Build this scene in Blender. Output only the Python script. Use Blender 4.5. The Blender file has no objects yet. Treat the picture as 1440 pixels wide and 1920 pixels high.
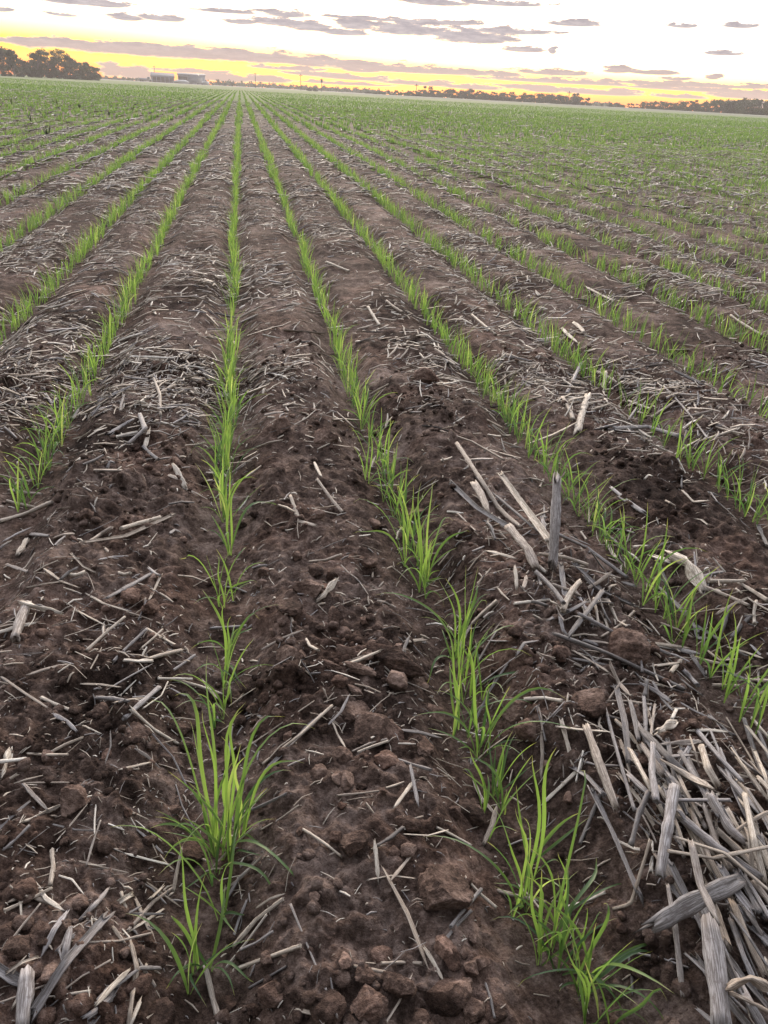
import bpy, math, random
import numpy as np
from mathutils import Matrix, Vector
random.seed(7)
rng = np.random.default_rng(11)
scene = bpy.context.scene
col = scene.collection

# ---------------------------------------------------------------- camera
F = 1443.0                      # focal length in pixels of the 1440 x 1920 photograph
H = 0.87                        # phone height above the furrow bottoms
def raydir(x, y): return np.array([(x-720)/F, (960-y)/F, -1.0])
_up = np.cross(raydir(1440, 213), raydir(0, 135)); _up /= np.linalg.norm(_up)
if _up[1] < 0: _up = -_up
_vp = raydir(450, 135+78*450/1440); _vp /= np.linalg.norm(_vp)
_rt = np.cross(_vp, _up)
M = np.array([_rt, _vp, _up])   # photograph rays -> world (X across the rows, Y along them, Z up)
cd = bpy.data.cameras.new('camera'); cam = bpy.data.objects.new('camera', cd); col.objects.link(cam)
R4 = Matrix([list(M[0])+[0], list(M[1])+[0], list(M[2])+[H], [0, 0, 0, 1]])
cam.matrix_world = R4
cd.sensor_fit = 'VERTICAL'; cd.sensor_height = 24; cd.sensor_width = 18
cd.lens = F/1920*24; cd.clip_start = 0.02; cd.clip_end = 6000
scene.camera = cam

def at(px, py, z=0.0):
    w = M @ raydir(px, py); t = (z-H)/w[2]
    return np.array([w[0]*t, w[1]*t])
def azdir(px):                  # horizontal unit direction of a picture column on the horizon
    w = M @ raydir(px, 135+78*px/1440); w = w[:2]/np.linalg.norm(w[:2]); return w
def skyp(px, py):               # sky coordinates (tangent of azimuth, slope) of a picture point
    w = M @ raydir(px, py); return w[0]/w[1], w[2]/math.hypot(w[0], w[1])
def project(P):
    P = np.asarray(P, float).reshape(-1, 3) - np.array([0, 0, H])
    c = P @ M                    # world -> camera
    z = -c[:, 2]; z = np.where(z > 1e-3, z, 1e-3)
    return 720 + F*c[:, 0]/z, 960 - F*c[:, 1]/z, -c[:, 2]

# ---------------------------------------------------------------- sky
world = bpy.data.worlds.new('World'); scene.world = world; world.use_nodes = True
nt = world.node_tree; nt.nodes.clear()
class NT:
    def __init__(s, t): s.t = t; s.n = t.nodes; s.l = t.links
    def node(s, typ, **kw):
        n = s.n.new(typ)
        for k, v in kw.items():
            if k == 'ins':
                for a, b in v.items():
                    sk = n.inputs[a]
                    if isinstance(b, bpy.types.NodeSocket): s.l.new(b, sk)
                    else: sk.default_value = b
            else: setattr(n, k, v)
        return n
    def math(s, op, a, b=0.0, c=0.0, clamp=False):
        return s.node('ShaderNodeMath', operation=op, use_clamp=clamp, ins={0: a, 1: b, 2: c}).outputs[0]
    def vmath(s, op, a, b=(0, 0, 0), c=None):
        n = s.node('ShaderNodeVectorMath', operation=op, ins={0: a, 1: b})
        if c is not None:
            if isinstance(c, bpy.types.NodeSocket): s.l.new(c, n.inputs[2])
            else: n.inputs[2].default_value = c
        return n.outputs['Value'] if op in ('LENGTH', 'DOT_PRODUCT') else n.outputs['Vector']
    def ramp(s, fac, stops, interp='LINEAR'):
        n = s.node('ShaderNodeValToRGB', ins={0: fac}); cr = n.color_ramp; cr.interpolation = interp
        while len(cr.elements) < len(stops): cr.elements.new(0.5)
        for e, (p, c) in zip(cr.elements, stops):
            e.position = p; e.color = (c[0], c[1], c[2], 1)
        return n.outputs['Color']
    def mix(s, f, a, b, mode='MIX'):
        n = s.node('ShaderNodeMix', data_type='RGBA', blend_type=mode)
        for k, v in ((0, f), (6, a), (7, b)):
            if isinstance(v, bpy.types.NodeSocket): s.l.new(v, n.inputs[k])
            else: n.inputs[k].default_value = v if k == 0 else (v[0], v[1], v[2], 1)
        return n.outputs[2]
    def noise(s, vec, scale, detail=3, rough=0.55):
        return s.node('ShaderNodeTexNoise', ins={'Vector': vec, 'Scale': scale, 'Detail': detail, 'Roughness': rough}).outputs['Fac']
    def smooth(s, v, a, b):
        n = s.node('ShaderNodeMapRange', interpolation_type='SMOOTHSTEP')
        s.l.new(v, n.inputs[0]); n.inputs[1].default_value = a; n.inputs[2].default_value = b
        return n.outputs[0]

SUN = azdir(690); SUN_AZ = math.atan2(SUN[0], SUN[1]); SUN_EL = math.radians(5)
w = NT(nt)
tc = w.node('ShaderNodeTexCoord').outputs['Generated']
sep = w.node('ShaderNodeSeparateXYZ', ins={0: tc})
X, Y, Z = sep.outputs
Yc = w.math('MAXIMUM', Y, 0.05)
taz = w.math('DIVIDE', X, Yc)
hz = w.math('SQRT', w.math('ADD', w.math('MULTIPLY', X, X), w.math('MULTIPLY', Y, Y)))
slope = w.math('DIVIDE', Z, w.math('MAXIMUM', hz, 0.02))
# the yellow band stands taller to the left of the sunset
lf = w.smooth(taz, 0.45, -0.32)
elv = w.math('DIVIDE', slope, w.math('ADD', 0.70, w.math('MULTIPLY', lf, 0.40)))
band = w.ramp(w.math('MULTIPLY', elv, 4.0, clamp=True), [
    (0.0, (1.0, 0.20, 0.02)), (0.03, (1.0, 0.27, 0.015)), (0.06, (1.0, 0.42, 0.01)), (0.12, (1.0, 0.66, 0.035)),
    (0.17, (1.0, 0.98, 0.48)), (0.24, (1.0, 0.99, 0.90)), (0.5, (1.0, 1.0, 1.0)), (1.0, (1.0, 1.0, 1.02))])
front = w.smooth(w.vmath('DOT_PRODUCT', tc, (SUN[0], SUN[1], 0.25)), -0.8, 1.0)
bright = w.math('ADD', 0.24, w.math('MULTIPLY', front, 1.26))
high = w.smooth(Z, 0.25, 0.95)
lift_ = w.math('MULTIPLY', w.smooth(Z, 0.09, 0.40), w.math('ADD', 0.0, w.math('MULTIPLY', front, 2.3)))
bright = w.math('MULTIPLY', bright, w.math('ADD', 1.0, lift_))
bright = w.math('MULTIPLY', bright, w.math('SUBTRACT', 1.0, w.math('MULTIPLY', high, 0.6)))
skyc = w.vmath('MULTIPLY', band, w.mix(high, (1, 1, 1), (0.86, 0.92, 1.04)))
skyc = w.vmath('SCALE', skyc); skyc.node.inputs['Scale'].default_value = 1
w.l.new(bright, skyc.node.inputs['Scale'])
gx, gy = skyp(690, 150)
gl = w.math('MULTIPLY', w.smooth(w.math('ABSOLUTE', w.math('SUBTRACT', taz, gx)), 0.30, 0.02), w.smooth(slope, 0.032, 0.004))
skyc = w.mix(w.math('MULTIPLY', gl, 0.95), skyc, (1.7, 0.40, 0.02))
# streaks of evening cloud, each at its own bearing and height
p0 = w.node('ShaderNodeCombineXYZ', ins={0: taz, 1: slope, 2: 0.0}).outputs[0]
pn = w.vmath('MULTIPLY', p0, (1.0, 5.0, 1))
nz = w.noise(pn, 34, 7, 0.68)
nz2 = w.noise(w.vmath('MULTIPLY', p0, (1.0, 7.0, 1)), 9, 3, 0.5)
CL = [ # x0, x1 , y centre of the streak, thickness in photo pixels
 (-30, 300, 83, 11), (60, 620, 97, 17), (330, 760, 112, 12), (560, 980, 130, 10), (900, 1190, 152, 9), (240, 360, 88, 7), (640, 700, 131, 9),
 (150, 235, 6, 9), (60, 230, 2, 9), (100, 150, 27, 5), (-20, 20, 17, 6), (215, 260, 32, 9), (265, 350, 34, 8), (365, 470, 20, 6), (430, 480, 40, 8),
 (490, 580, 26, 9), (480, 570, 40, 12), (540, 610, 48, 13), (600, 690, 60, 9), (630, 700, 46, 14), (700, 830, 54, 18), (800, 950, 68, 18), (850, 1035, 57, 9),
 (720, 900, 40, 8), (620, 760, 34, 6), (760, 880, 4, 9), (870, 1010, 6, 7), (940, 1020, 92, 8), (1030, 1045, 94, 10), (1045, 1130, 44, 8), (1250, 1300, 48, 5), (1360, 1420, 48, 6),
 (1320, 1380, 99, 6), (970, 1095, 136, 7), (1130, 1180, 131, 8), (1185, 1265, 135, 7), (1240, 1290, 147, 5), (1325, 1350, 144, 7),
 (1120, 1440, 157, 10), (1180, 1480, 168, 9), (1050, 1200, 172, 12), (950, 1080, 165, 9), (1340, 1480, 180, 11), (540, 660, 139, 9), (600, 740, 146, 9), (700, 860, 155, 10), (820, 950, 163, 9), (480, 600, 128, 7), (560, 720, 156, 6),
 (190, 240, 131, 26), (225, 300, 137, 22), (370, 470, 146, 14), (450, 540, 148, 12), (300, 420, 133, 7), (1230, 1330, 181, 7), (1380, 1480, 196, 12), (990, 1060, 170, 6)]
wv = w.vmath('MULTIPLY_ADD', w.node('ShaderNodeCombineXYZ', ins={0: nz2, 1: nz, 2: 0.0}).outputs[0], (0.035, 0.0075, 0), (-0.0175, -0.0038, 0))
pw = w.vmath('ADD', p0, wv)
best = None
for x0, x1, yc, th in CL:
    # streaks run parallel to the horizon: sit both ends on the same height above it
    xm = (x0+x1)/2; a0, s0 = skyp(x0, yc-78*(xm-x0)/1440); a1, s1 = skyp(x1, yc+78*(x1-xm)/1440)
    am, sm = skyp(xm, yc); hw = abs(a1-a0)/2*1.1; hh = th/1443*0.80*0.62*(0.72 if sm < 0.024 else 1.0)
    d = w.vmath('LENGTH', w.vmath('MULTIPLY_ADD', pw, (1/hw, 1/hh, 0), (-am/hw, -sm/hh, 0)))
    best = d if best is None else w.math('MINIMUM', best, d)
dens = w.smooth(w.math('ADD', best, w.math('MULTIPLY', w.math('SUBTRACT', nz, 0.5), 2.8)), 1.36, 0.80)
cloudc = w.mix(w.smooth(slope, 0.0, 0.06), (0.50, 0.33, 0.26), w.mix(w.smooth(nz, 0.35, 0.62), (0.38, 0.335, 0.36), (0.54, 0.475, 0.48)))
cloudc = w.mix(w.smooth(dens, 0.35, 0.95), w.mix(w.smooth(slope, 0.02, 0.07), (1.0, 0.62, 0.36), (0.93, 0.82, 0.72)), cloudc)
sk = w.mix(w.smooth(dens, 0.0, 0.6), skyc, cloudc)
nish = w.node('ShaderNodeTexSky', sky_type='NISHITA', sun_disc=False, sun_elevation=SUN_EL, sun_rotation=SUN_AZ, dust_density=2.0)
bg1 = w.node('ShaderNodeBackground', ins={'Color': w.mix(dens, nish.outputs[0], (0, 0, 0)), 'Strength': 0.02})
bg2 = w.node('ShaderNodeBackground', ins={'Color': sk, 'Strength': 1.0})
add = w.node('ShaderNodeAddShader', ins={0: bg1.outputs[0], 1: bg2.outputs[0]})
wo = w.node('ShaderNodeOutputWorld', ins={'Surface': add.outputs[0]})

# the last of the sun, spread by the evening cloud
sl = bpy.data.lights.new('sun', 'SUN'); so = bpy.data.objects.new('sun', sl); col.objects.link(so)
sl.energy = 2.3; sl.angle = math.radians(10); sl.color = (1.0, 0.80, 0.58)
sd = Vector((SUN[0]*math.cos(SUN_EL*3.2), SUN[1]*math.cos(SUN_EL*3.2), math.sin(SUN_EL*3.2)))
so.rotation_euler = sd.to_track_quat('Z', 'Y').to_euler()

scene.view_settings.view_transform = 'Standard'; scene.view_settings.look = 'None'
scene.view_settings.exposure = 0.28; scene.view_settings.gamma = 1.0
scene.render.engine = 'CYCLES'; scene.cycles.max_bounces = 5; scene.cycles.diffuse_bounces = 2
scene.cycles.transmission_bounces = 3; scene.cycles.volume_bounces = 0; scene.cycles.transparent_max_bounces = 4

# ---------------------------------------------------------------- noise and terrain
_perm = np.random.default_rng(3).permutation(4096).astype(np.int64)
def hsh(ix, iy, s=0):
    return _perm[(_perm[(ix + 131*s) & 4095] + iy) & 4095]
def perlin(x, y, s=0):
    ix = np.floor(x).astype(np.int64); iy = np.floor(y).astype(np.int64)
    fx = x-ix; fy = y-iy
    u = fx*fx*fx*(fx*(fx*6-15)+10); v = fy*fy*fy*(fy*(fy*6-15)+10)
    def g(a, b, dx, dy):
        th = hsh(a, b, s)*(2*math.pi/4096); return np.cos(th)*dx + np.sin(th)*dy
    n0 = g(ix, iy, fx, fy)*(1-u) + g(ix+1, iy, fx-1, fy)*u
    n1 = g(ix, iy+1, fx, fy-1)*(1-u) + g(ix+1, iy+1, fx-1, fy-1)*u
    return (n0*(1-v)+n1*v)*1.5
ROWX = {-3: -1.33, -2: -0.88, -1: -0.51, 0: -0.07, 1: 0.325, 2: 0.77, 3: 1.19, 4: 1.63}
KMAX = 900
_rows = np.array([ROWX.get(k, (1.63+(k-4)*0.43) if k > 4 else (-1.33+(k+3)*0.43)) for k in range(-KMAX, KMAX+1)])
def row_x(k): return _rows[np.clip(k+KMAX, 0, 2*KMAX)]
def wander(y, k):
    return 0.014*perlin(y*0.9, k*7.3+0.5, 5) + 0.006*perlin(y*4.0, k*3.1+0.5, 6)
def row_dist(x, y):
    i = np.searchsorted(_rows, x); i = np.clip(i, 1, 2*KMAX)
    a = np.abs(x-_rows[i-1]-wander(y, i-1-KMAX)); b = np.abs(x-_rows[i]-wander(y, i-KMAX))
    return np.minimum(a, b)
def clodbump(x, y, c, prob, rmin, rmax, s):
    out = np.zeros_like(x)
    ix = np.floor(x/c).astype(np.int64); iy = np.floor(y/c).astype(np.int64)
    for dx in (-1, 0, 1):
        for dy in (-1, 0, 1):
            a = ix+dx; b = iy+dy
            h1 = hsh(a, b, s)/4096.; h2 = hsh(a, b, s+1)/4096.; h3 = hsh(a, b, s+2)/4096.; h4 = hsh(a, b, s+3)/4096.
            cx = (a+0.15+0.7*h1)*c; cy = (b+0.15+0.7*h2)*c
            r = (rmin+(rmax-rmin)*h3**2)
            an = h4*6.28; ex = (x-cx); ey = (y-cy)
            ca = np.cos(an); sa = np.sin(an)
            ux = (ex*ca+ey*sa); uy = (-ex*sa+ey*ca)*1.35
            q = 1-((np.abs(ux)**2.6+np.abs(uy)**2.6)/r**2.6)
            on = (hsh(a, b, s+5)/4096. < prob)
            pk = np.clip(q*1.9, 0, 1)**.6*(r*.72+ux*(h1-.5)*.6+uy*(h2-.5)*.6)
            out = np.maximum(out, np.where(on & (q > 0), pk, 0))
    return out
def height(x, y, sp=None):
    x = np.asarray(x, float); y = np.asarray(y, float)
    if sp is None: sp = np.full_like(x, 0.002)
    def w_(lam): return np.clip((lam/sp-2.0)/2.0, 0, 1)
    d = row_dist(x + 0.018*perlin(x*6, y*6, 1)*w_(.16), y)
    t = np.clip((d-0.02)/0.10, 0, 1); prof = t*t*(3-2*t)
    z = prof*(0.047+0.012*perlin(x*1.1, y*0.8, 2)) * w_(0.43)
    z = z + 0.022*perlin(x*3.1, y*2.7, 7)*w_(.3)*prof
    amp = (0.35+0.65*prof)
    z = z + amp*(0.013*perlin(x*9, y*8, 8)*w_(.11) + 0.008*(1-2*np.abs(perlin(x*21, y*19, 9)))*w_(.05)
                 + 0.0085*perlin(x*52, y*50, 10)*w_(.02) + 0.0055*(0.4-np.abs(perlin(x*110, y*108, 12)))*2*w_(.0085))
    near = (y < 6.5) & (y > -0.5) & (np.abs(x) < 6)
    if near.any():
        xx = x[near]; yy = y[near]; wx = xx+0.010*perlin(xx*55, yy*55, 20); wy = yy+0.010*perlin(xx*55+9, yy*55, 21)
        pat = np.clip(0.55+1.5*perlin(xx*2.2, yy*1.7, 22), 0.1, 1)
        b = clodbump(wx, wy, 0.085, 0.5, 0.010, 0.036, 30)*w_(.05)[near] + clodbump(wx, wy, 0.034, 0.85, 0.005, 0.017, 40)*w_(.012)[near]
        z[near] += b*pat*(0.25+0.75*prof[near])*np.clip((4.8-yy)/2.6, 0, 1)
    return z
def ground(px, py, lift=0.0):
    z = 0.0
    for _ in range(6):
        p = at(px, py, z+lift); z = float(height(np.array([p[0]]), np.array([p[1]]))[0])
    return np.array([p[0], p[1], z+lift])

# ---------------------------------------------------------------- helpers
def make_mesh(name, V, Fc, mat, uv=None, tone=None, smooth=True):
    V = np.asarray(V, np.float32).reshape(-1, 3); Fc = np.asarray(Fc, np.int32)
    me = bpy.data.meshes.new(name); n, k = Fc.shape
    me.vertices.add(len(V)); me.vertices.foreach_set('co', V.ravel())
    me.loops.add(n*k); me.loops.foreach_set('vertex_index', Fc.ravel())
    me.polygons.add(n); me.polygons.foreach_set('loop_start', np.arange(0, n*k, k, dtype=np.int32))
    if smooth: me.polygons.foreach_set('use_smooth', np.ones(n, bool))
    if uv is not None:
        ul = me.uv_layers.new(name='UVMap'); ul.data.foreach_set('uv', np.asarray(uv, np.float32)[Fc.ravel()].ravel())
    if tone is not None:
        at_ = me.attributes.new('tone', 'FLOAT', 'POINT'); at_.data.foreach_set('value', np.asarray(tone, np.float32))
    me.update(calc_edges=True)
    if mat: me.materials.append(mat)
    return me
def link(name, me, parent=None, loc=None):
    o = bpy.data.objects.new(name, me); col.objects.link(o)
    if parent is not None: o.parent = parent
    if loc is not None: o.location = loc
    return o
def tag(o, label=None, cat=None, group=None, kind=None):
    if label: o['label'] = label
    if cat: o['category'] = cat
    if group: o['group'] = group
    if kind: o['kind'] = kind
    return o
def merge(parts):
    """parts: list of (V, F[, uv, tone]) with equal face size"""
    Vs, Fs, us, ts = [], [], [], []; n = 0
    for p in parts:
        Vs.append(p[0]); Fs.append(p[1]+n); n += len(p[0])
        if len(p) > 2: us.append(p[2]); ts.append(p[3])
    return np.concatenate(Vs), np.concatenate(Fs), (np.concatenate(us) if us else None), (np.concatenate(ts) if ts else None)
def ordinal(n):
    words = ['nearest', 'second', 'third', 'fourth', 'fifth', 'sixth', 'seventh', 'eighth', 'ninth', 'tenth']
    if n < 10: return words[n]
    n += 1; suf = 'th' if 10 <= n % 100 <= 20 else {1: 'st', 2: 'nd', 3: 'rd'}.get(n % 10, 'th')
    return '%d%s' % (n, suf)

# ---------------------------------------------------------------- materials
def new_mat(name):
    m = bpy.data.materials.new(name); m.use_nodes = True; m.node_tree.nodes.clear(); return m, NT(m.node_tree)
def finish(t, shader, disp=None):
    t.node('ShaderNodeOutputMaterial', ins={'Surface': shader})
def bump(t, h, strength, dist):
    return t.node('ShaderNodeBump', ins={'Strength': strength, 'Distance': dist, 'Height': h}).outputs[0]
def pbsdf(t, **ins):
    return t.node('ShaderNodeBsdfPrincipled', ins={k.replace('_', ' '): v for k, v in ins.items()}).outputs[0]

def soil_nodes(t, pos):
    n1 = t.noise(pos, 2.3, 4, 0.6); n2 = t.noise(pos, 26, 5, 0.65); n3 = t.noise(pos, 150, 4, 0.7)
    f = t.math('ADD', t.math('MULTIPLY', n1, 0.45), t.math('ADD', t.math('MULTIPLY', n2, 0.4), t.math('MULTIPLY', n3, 0.3)))
    c = t.ramp(f, [(0.42, (0.013, 0.0078, 0.0059)), (0.51, (0.042, 0.0265, 0.0205)), (0.585, (0.105, 0.070, 0.056)), (0.68, (0.235, 0.172, 0.145))])
    warm = t.smooth(t.noise(pos, 5.5, 3, 0.5), 0.46, 0.68)
    c = t.mix(t.math('MULTIPLY', warm, 0.5), c, t.vmath('MULTIPLY', c, (1.18, 0.99, 0.90)))
    h = t.math('ADD', t.noise(pos, 330, 4, 0.75), t.math('MULTIPLY', t.noise(pos, 95, 4, 0.7), 1.6))
    return c, h
m_soil, t = new_mat('soil')
pos = t.node('ShaderNodeNewGeometry').outputs['Position']
c, h = soil_nodes(t, pos)
# further off the crop covers the soil: strips of leaf between strips of straw
dist = t.vmath('LENGTH', pos)
sp_ = t.node('ShaderNodeSeparateXYZ', ins={0: pos})
far = t.smooth(t.math('ADD', dist, t.math('MULTIPLY', t.noise(pos, 0.12, 3), 12)), 20, 62)
gn = t.noise(pos, 0.9, 5, 0.6)
grn = t.mix(gn, (0.105, 0.122, 0.055), (0.165, 0.178, 0.092))
grn = t.mix(t.smooth(t.noise(pos, 0.035, 3, 0.5), 0.35, 0.7), grn, (0.110, 0.140, 0.048))
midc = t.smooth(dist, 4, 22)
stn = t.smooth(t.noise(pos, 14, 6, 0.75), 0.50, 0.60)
c = t.mix(t.math('MULTIPLY', midc, t.math('MULTIPLY', stn, 0.75)), c, (0.30, 0.26, 0.235))  # straw cover, made paler over the middle distance to paint in a flare veil
c = t.mix(far, c, grn)
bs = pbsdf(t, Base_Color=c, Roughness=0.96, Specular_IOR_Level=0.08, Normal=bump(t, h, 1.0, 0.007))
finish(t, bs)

m_clod, t = new_mat('clod')
tco = t.node('ShaderNodeTexCoord').outputs['Object']
rnd = t.node('ShaderNodeObjectInfo').outputs['Random']
pos = t.vmath('ADD', tco, t.node('ShaderNodeCombineXYZ', ins={0: t.math('MULTIPLY', rnd, 31.0), 1: rnd, 2: 0.0}).outputs[0])
c, h = soil_nodes(t, pos)
c = t.vmath('MULTIPLY', c, (1.22, 1.14, 1.08))
finish(t, pbsdf(t, Base_Color=c, Roughness=0.95, Specular_IOR_Level=0.2, Normal=bump(t, h, 1.0, 0.006)))

m_leaf, t = new_mat('wheat_leaf')
tone = t.node('ShaderNodeAttribute', attribute_name='tone').outputs['Fac']
uvs = t.node('ShaderNodeUVMap').outputs[0]
su = t.node('ShaderNodeSeparateXYZ', ins={0: uvs})
green = t.ramp(tone, [(0.0, (0.045, 0.088, 0.036)), (0.45, (0.094, 0.152, 0.048)), (0.85, (0.160, 0.235, 0.066)), (1.0, (0.270, 0.310, 0.125))])
vein = t.noise(t.vmath('MULTIPLY', uvs, (14, 0.6, 1)), 3, 2)
green = t.mix(t.math('MULTIPLY', vein, 0.35), green, t.vmath('MULTIPLY', green, (0.62, 0.72, 0.7)))
tip = t.smooth(t.math('ADD', su.outputs[1], t.math('MULTIPLY', t.noise(uvs, 5, 2), .12)), 0.90, 1.02)
green = t.mix(t.math('MULTIPLY', tip, 0.7), green, (0.32, 0.28, 0.13))
pale = t.smooth(su.outputs[1], 0.10, 0.0)
green = t.mix(t.math('MULTIPLY', pale, 0.55), green, (0.26, 0.33, 0.17))
pb = pbsdf(t, Base_Color=green, Roughness=0.42, Specular_IOR_Level=0.45, Normal=bump(t, vein, 0.3, 0.0006))
tr = t.node('ShaderNodeBsdfTranslucent', ins={'Color': t.vmath('MULTIPLY', green, (1.95, 2.0, 1.15))}).outputs[0]
mx = t.node('ShaderNodeMixShader', ins={0: 0.5, 1: pb, 2: tr}).outputs[0]
finish(t, mx)

def straw_mat(name, cols, rough=0.7):
    m, t = new_mat(name)
    tone = t.node('ShaderNodeAttribute', attribute_name='tone').outputs['Fac']
    uvs = t.node('ShaderNodeUVMap').outputs[0]
    tv = t.node('ShaderNodeCombineXYZ', ins={0: t.math('MULTIPLY', tone, 57.0), 1: t.math('MULTIPLY', tone, 13.0), 2: tone}).outputs[0]
    q = t.vmath('ADD', t.vmath('MULTIPLY', uvs, (1, 0.05, 1)), tv)
    st = t.noise(q, 22, 6, 0.75)
    blot = t.noise(t.vmath('ADD', t.vmath('MULTIPLY', uvs, (0.5, 0.5, 1)), tv), 7, 4, 0.6)
    base = t.ramp(tone, cols)
    c = t.mix(t.smooth(st, 0.42, 0.62), t.vmath('MULTIPLY', base, (0.36, 0.33, 0.31)), base)
    c = t.mix(t.math('MULTIPLY', t.smooth(blot, 0.52, 0.68), 0.7), c, t.vmath('MULTIPLY', base, (0.36, 0.31, 0.29)))
    finish(t, pbsdf(t, Base_Color=c, Roughness=rough, Specular_IOR_Level=0.3, Normal=bump(t, st, 0.7, 0.0012)))
    return m
m_straw = straw_mat('straw', [(0.0, (0.10, 0.085, 0.078)), (0.25, (0.20, 0.178, 0.168)), (0.5, (0.38, 0.350, 0.345)), (0.7, (0.42, 0.345, 0.280)), (0.88, (0.62, 0.54, 0.45)), (1.0, (0.80, 0.745, 0.67))])

# ---------------------------------------------------------------- the field
def build_field():
    O = np.array([0.0, -1.5])
    ang_f = np.radians(np.linspace(-48, 62, 1400))
    ang_c = np.radians(np.linspace(62, 312, 60))[1:-1]
    ang = np.concatenate([ang_f, ang_c])
    rs = [0.0005, 0.3, 0.7, 1.1, 1.4, 1.62]
    r = 1.66
    while r < 600:
        rs.append(r); y = max(r-1.5, 0.35)
        r += max(0.0026, min(1.35*(y*y+H*H)/(H*770), 0.055*r))
    rs.append(600.0); rs = np.array(rs)
    dr = np.gradient(rs)
    A, Rr = np.meshgrid(ang, rs)
    x = O[0]+np.sin(A)*Rr; y = O[1]+np.cos(A)*Rr
    sp = np.maximum(dr[:, None]*0.75, Rr*(110/1400*math.pi/180))
    coarse = (np.arange(len(ang)) >= len(ang_f)) | (np.arange(len(ang)) == 0) | (np.arange(len(ang)) == len(ang_f)-1)
    sp = np.where(coarse[None, :], np.maximum(sp, Rr*0.07), sp)
    z = height(x.ravel(), y.ravel(), sp.ravel()).reshape(x.shape)
    nA = len(ang); nR = len(rs)
    i = np.arange(nR-1)[:, None]*nA; j = np.arange(nA)[None, :]; j2 = (j+1) % nA
    Fc = np.stack([i+j, i+nA+j, i+nA+j2, i+j2], -1).reshape(-1, 4)
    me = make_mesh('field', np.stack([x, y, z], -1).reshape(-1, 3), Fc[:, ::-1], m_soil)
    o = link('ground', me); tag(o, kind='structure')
    print('field', nA*nR)
build_field()

# ---------------------------------------------------------------- leaves
def ribbon(P, width, side, tone, across=3, fold=0.25):
    """P N,S,3 centre lines; width N; side N,S,3 unit; returns V,F,uv,tone"""
    N, S, _ = P.shape
    s = np.linspace(0, 1, S)
    prof = np.interp(s, [0, 0.12, 0.35, 0.6, 0.85, 1], [0.42, 0.62, 1.0, 0.9, 0.45, 0.03])
    T = np.gradient(P, axis=1); T /= np.linalg.norm(T, axis=2, keepdims=True)+1e-9
    nrm = np.cross(side, T); nrm /= np.linalg.norm(nrm, axis=2, keepdims=True)+1e-9
    hwid = (width[:, None]*prof[None]/2)[..., None]
    if across == 3:
        cols_ = [P-side*hwid+nrm*hwid*fold, P-nrm*hwid*fold, P+side*hwid+nrm*hwid*fold]
    else: cols_ = [P-side*hwid, P+side*hwid]
    V = np.stack(cols_, 2)                       # N,S,C,3
    C_ = len(cols_)
    idx = np.arange(N*S*C_).reshape(N, S, C_)
    Fc = np.stack([idx[:, :-1, :-1], idx[:, :-1, 1:], idx[:, 1:, 1:], idx[:, 1:, :-1]], -1).reshape(-1, 4)
    u = np.broadcast_to(np.linspace(0, 1, C_)[None, None, :], (N, S, C_)); v = np.broadcast_to(s[None, :, None], (N, S, C_))
    return V.reshape(-1, 3), Fc, np.stack([u, v], -1).reshape(-1, 2), np.repeat(tone, S*C_)
def leaf_lines(base, az, th0, bend, L, S, pw=2.0, twist=None):
    N = len(az); s = np.linspace(0, 1, S)
    th = th0[:, None]+bend[:, None]*s[None]**pw
    a = az[:, None]+0.35*np.sin(s*3+az[:, None]*5)
    ds = L[:, None]/(S-1)
    dx = np.sin(th)*np.sin(a)*ds; dy = np.sin(th)*np.cos(a)*ds; dz = np.cos(th)*ds
    P = np.stack([dx, dy, dz], -1); P[:, 1:] = np.cumsum(P[:, :-1], 1); P[:, 0] = 0
    P = P+base[:, None, :]
    tw = (twist if twist is not None else np.zeros(N))[:, None]*s[None]
    sa = a+math.pi/2+tw*0.6
    side = np.stack([np.sin(sa)*np.cos(tw*.5), np.cos(sa)*np.cos(tw*.5), np.sin(tw*.5)], -1)
    side /= np.linalg.norm(side, axis=2, keepdims=True)
    return P, side
def bez_leaf(b, t, mode, S=12):
    b = np.array(b, float); t = np.array(t, float)
    D = t-b; hd = np.array([D[0], D[1], 0]); L = np.linalg.norm(D)
    if mode == 'u':
        c1 = b+np.array([0, 0, max(D[2], .03)*0.45])+hd*0.10; c2 = b+np.array([0, 0, max(D[2], .03)*0.90])+hd*0.45
    elif mode == 's':
        c1 = b+np.array([0, 0, 0.55*L])+hd*0.12; c2 = b+np.array([0, 0, max(D[2], 0)*1.0+0.30*L])+hd*0.6
    else:
        c1 = b+np.array([0, 0, 0.60*L])+hd*0.1; c2 = b+np.array([0, 0, 0.70*L])+hd*0.75
    s = np.linspace(0, 1, S)[:, None]
    P = (1-s)**3*b+3*(1-s)**2*s*c1+3*(1-s)*s*s*c2+s**3*t
    a = math.atan2(hd[0], hd[1])+math.pi/2 if np.linalg.norm(hd) > 0.01 else random.uniform(0, 3)
    a0 = a+random.uniform(-.6, .6); tw = random.uniform(-1.3, 1.3)
    ss = s[:, 0]; sa = a0+tw*ss
    side = np.stack([np.sin(sa), np.cos(sa), 0.4*np.sin(tw*2*ss)], -1); side /= np.linalg.norm(side, axis=1, keepdims=True)
    T = np.gradient(P, axis=0); T /= np.linalg.norm(T, axis=1, keepdims=True)
    side = side-T*np.sum(side*T, 1, keepdims=True); side /= np.linalg.norm(side, axis=1, keepdims=True)+1e-9
    wob = 0.010*np.sin(ss*random.uniform(4, 8)+random.uniform(0, 6))*ss*min(1, L/.12)
    P = P+side*wob[:, None]
    return P[None], side[None]

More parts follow.
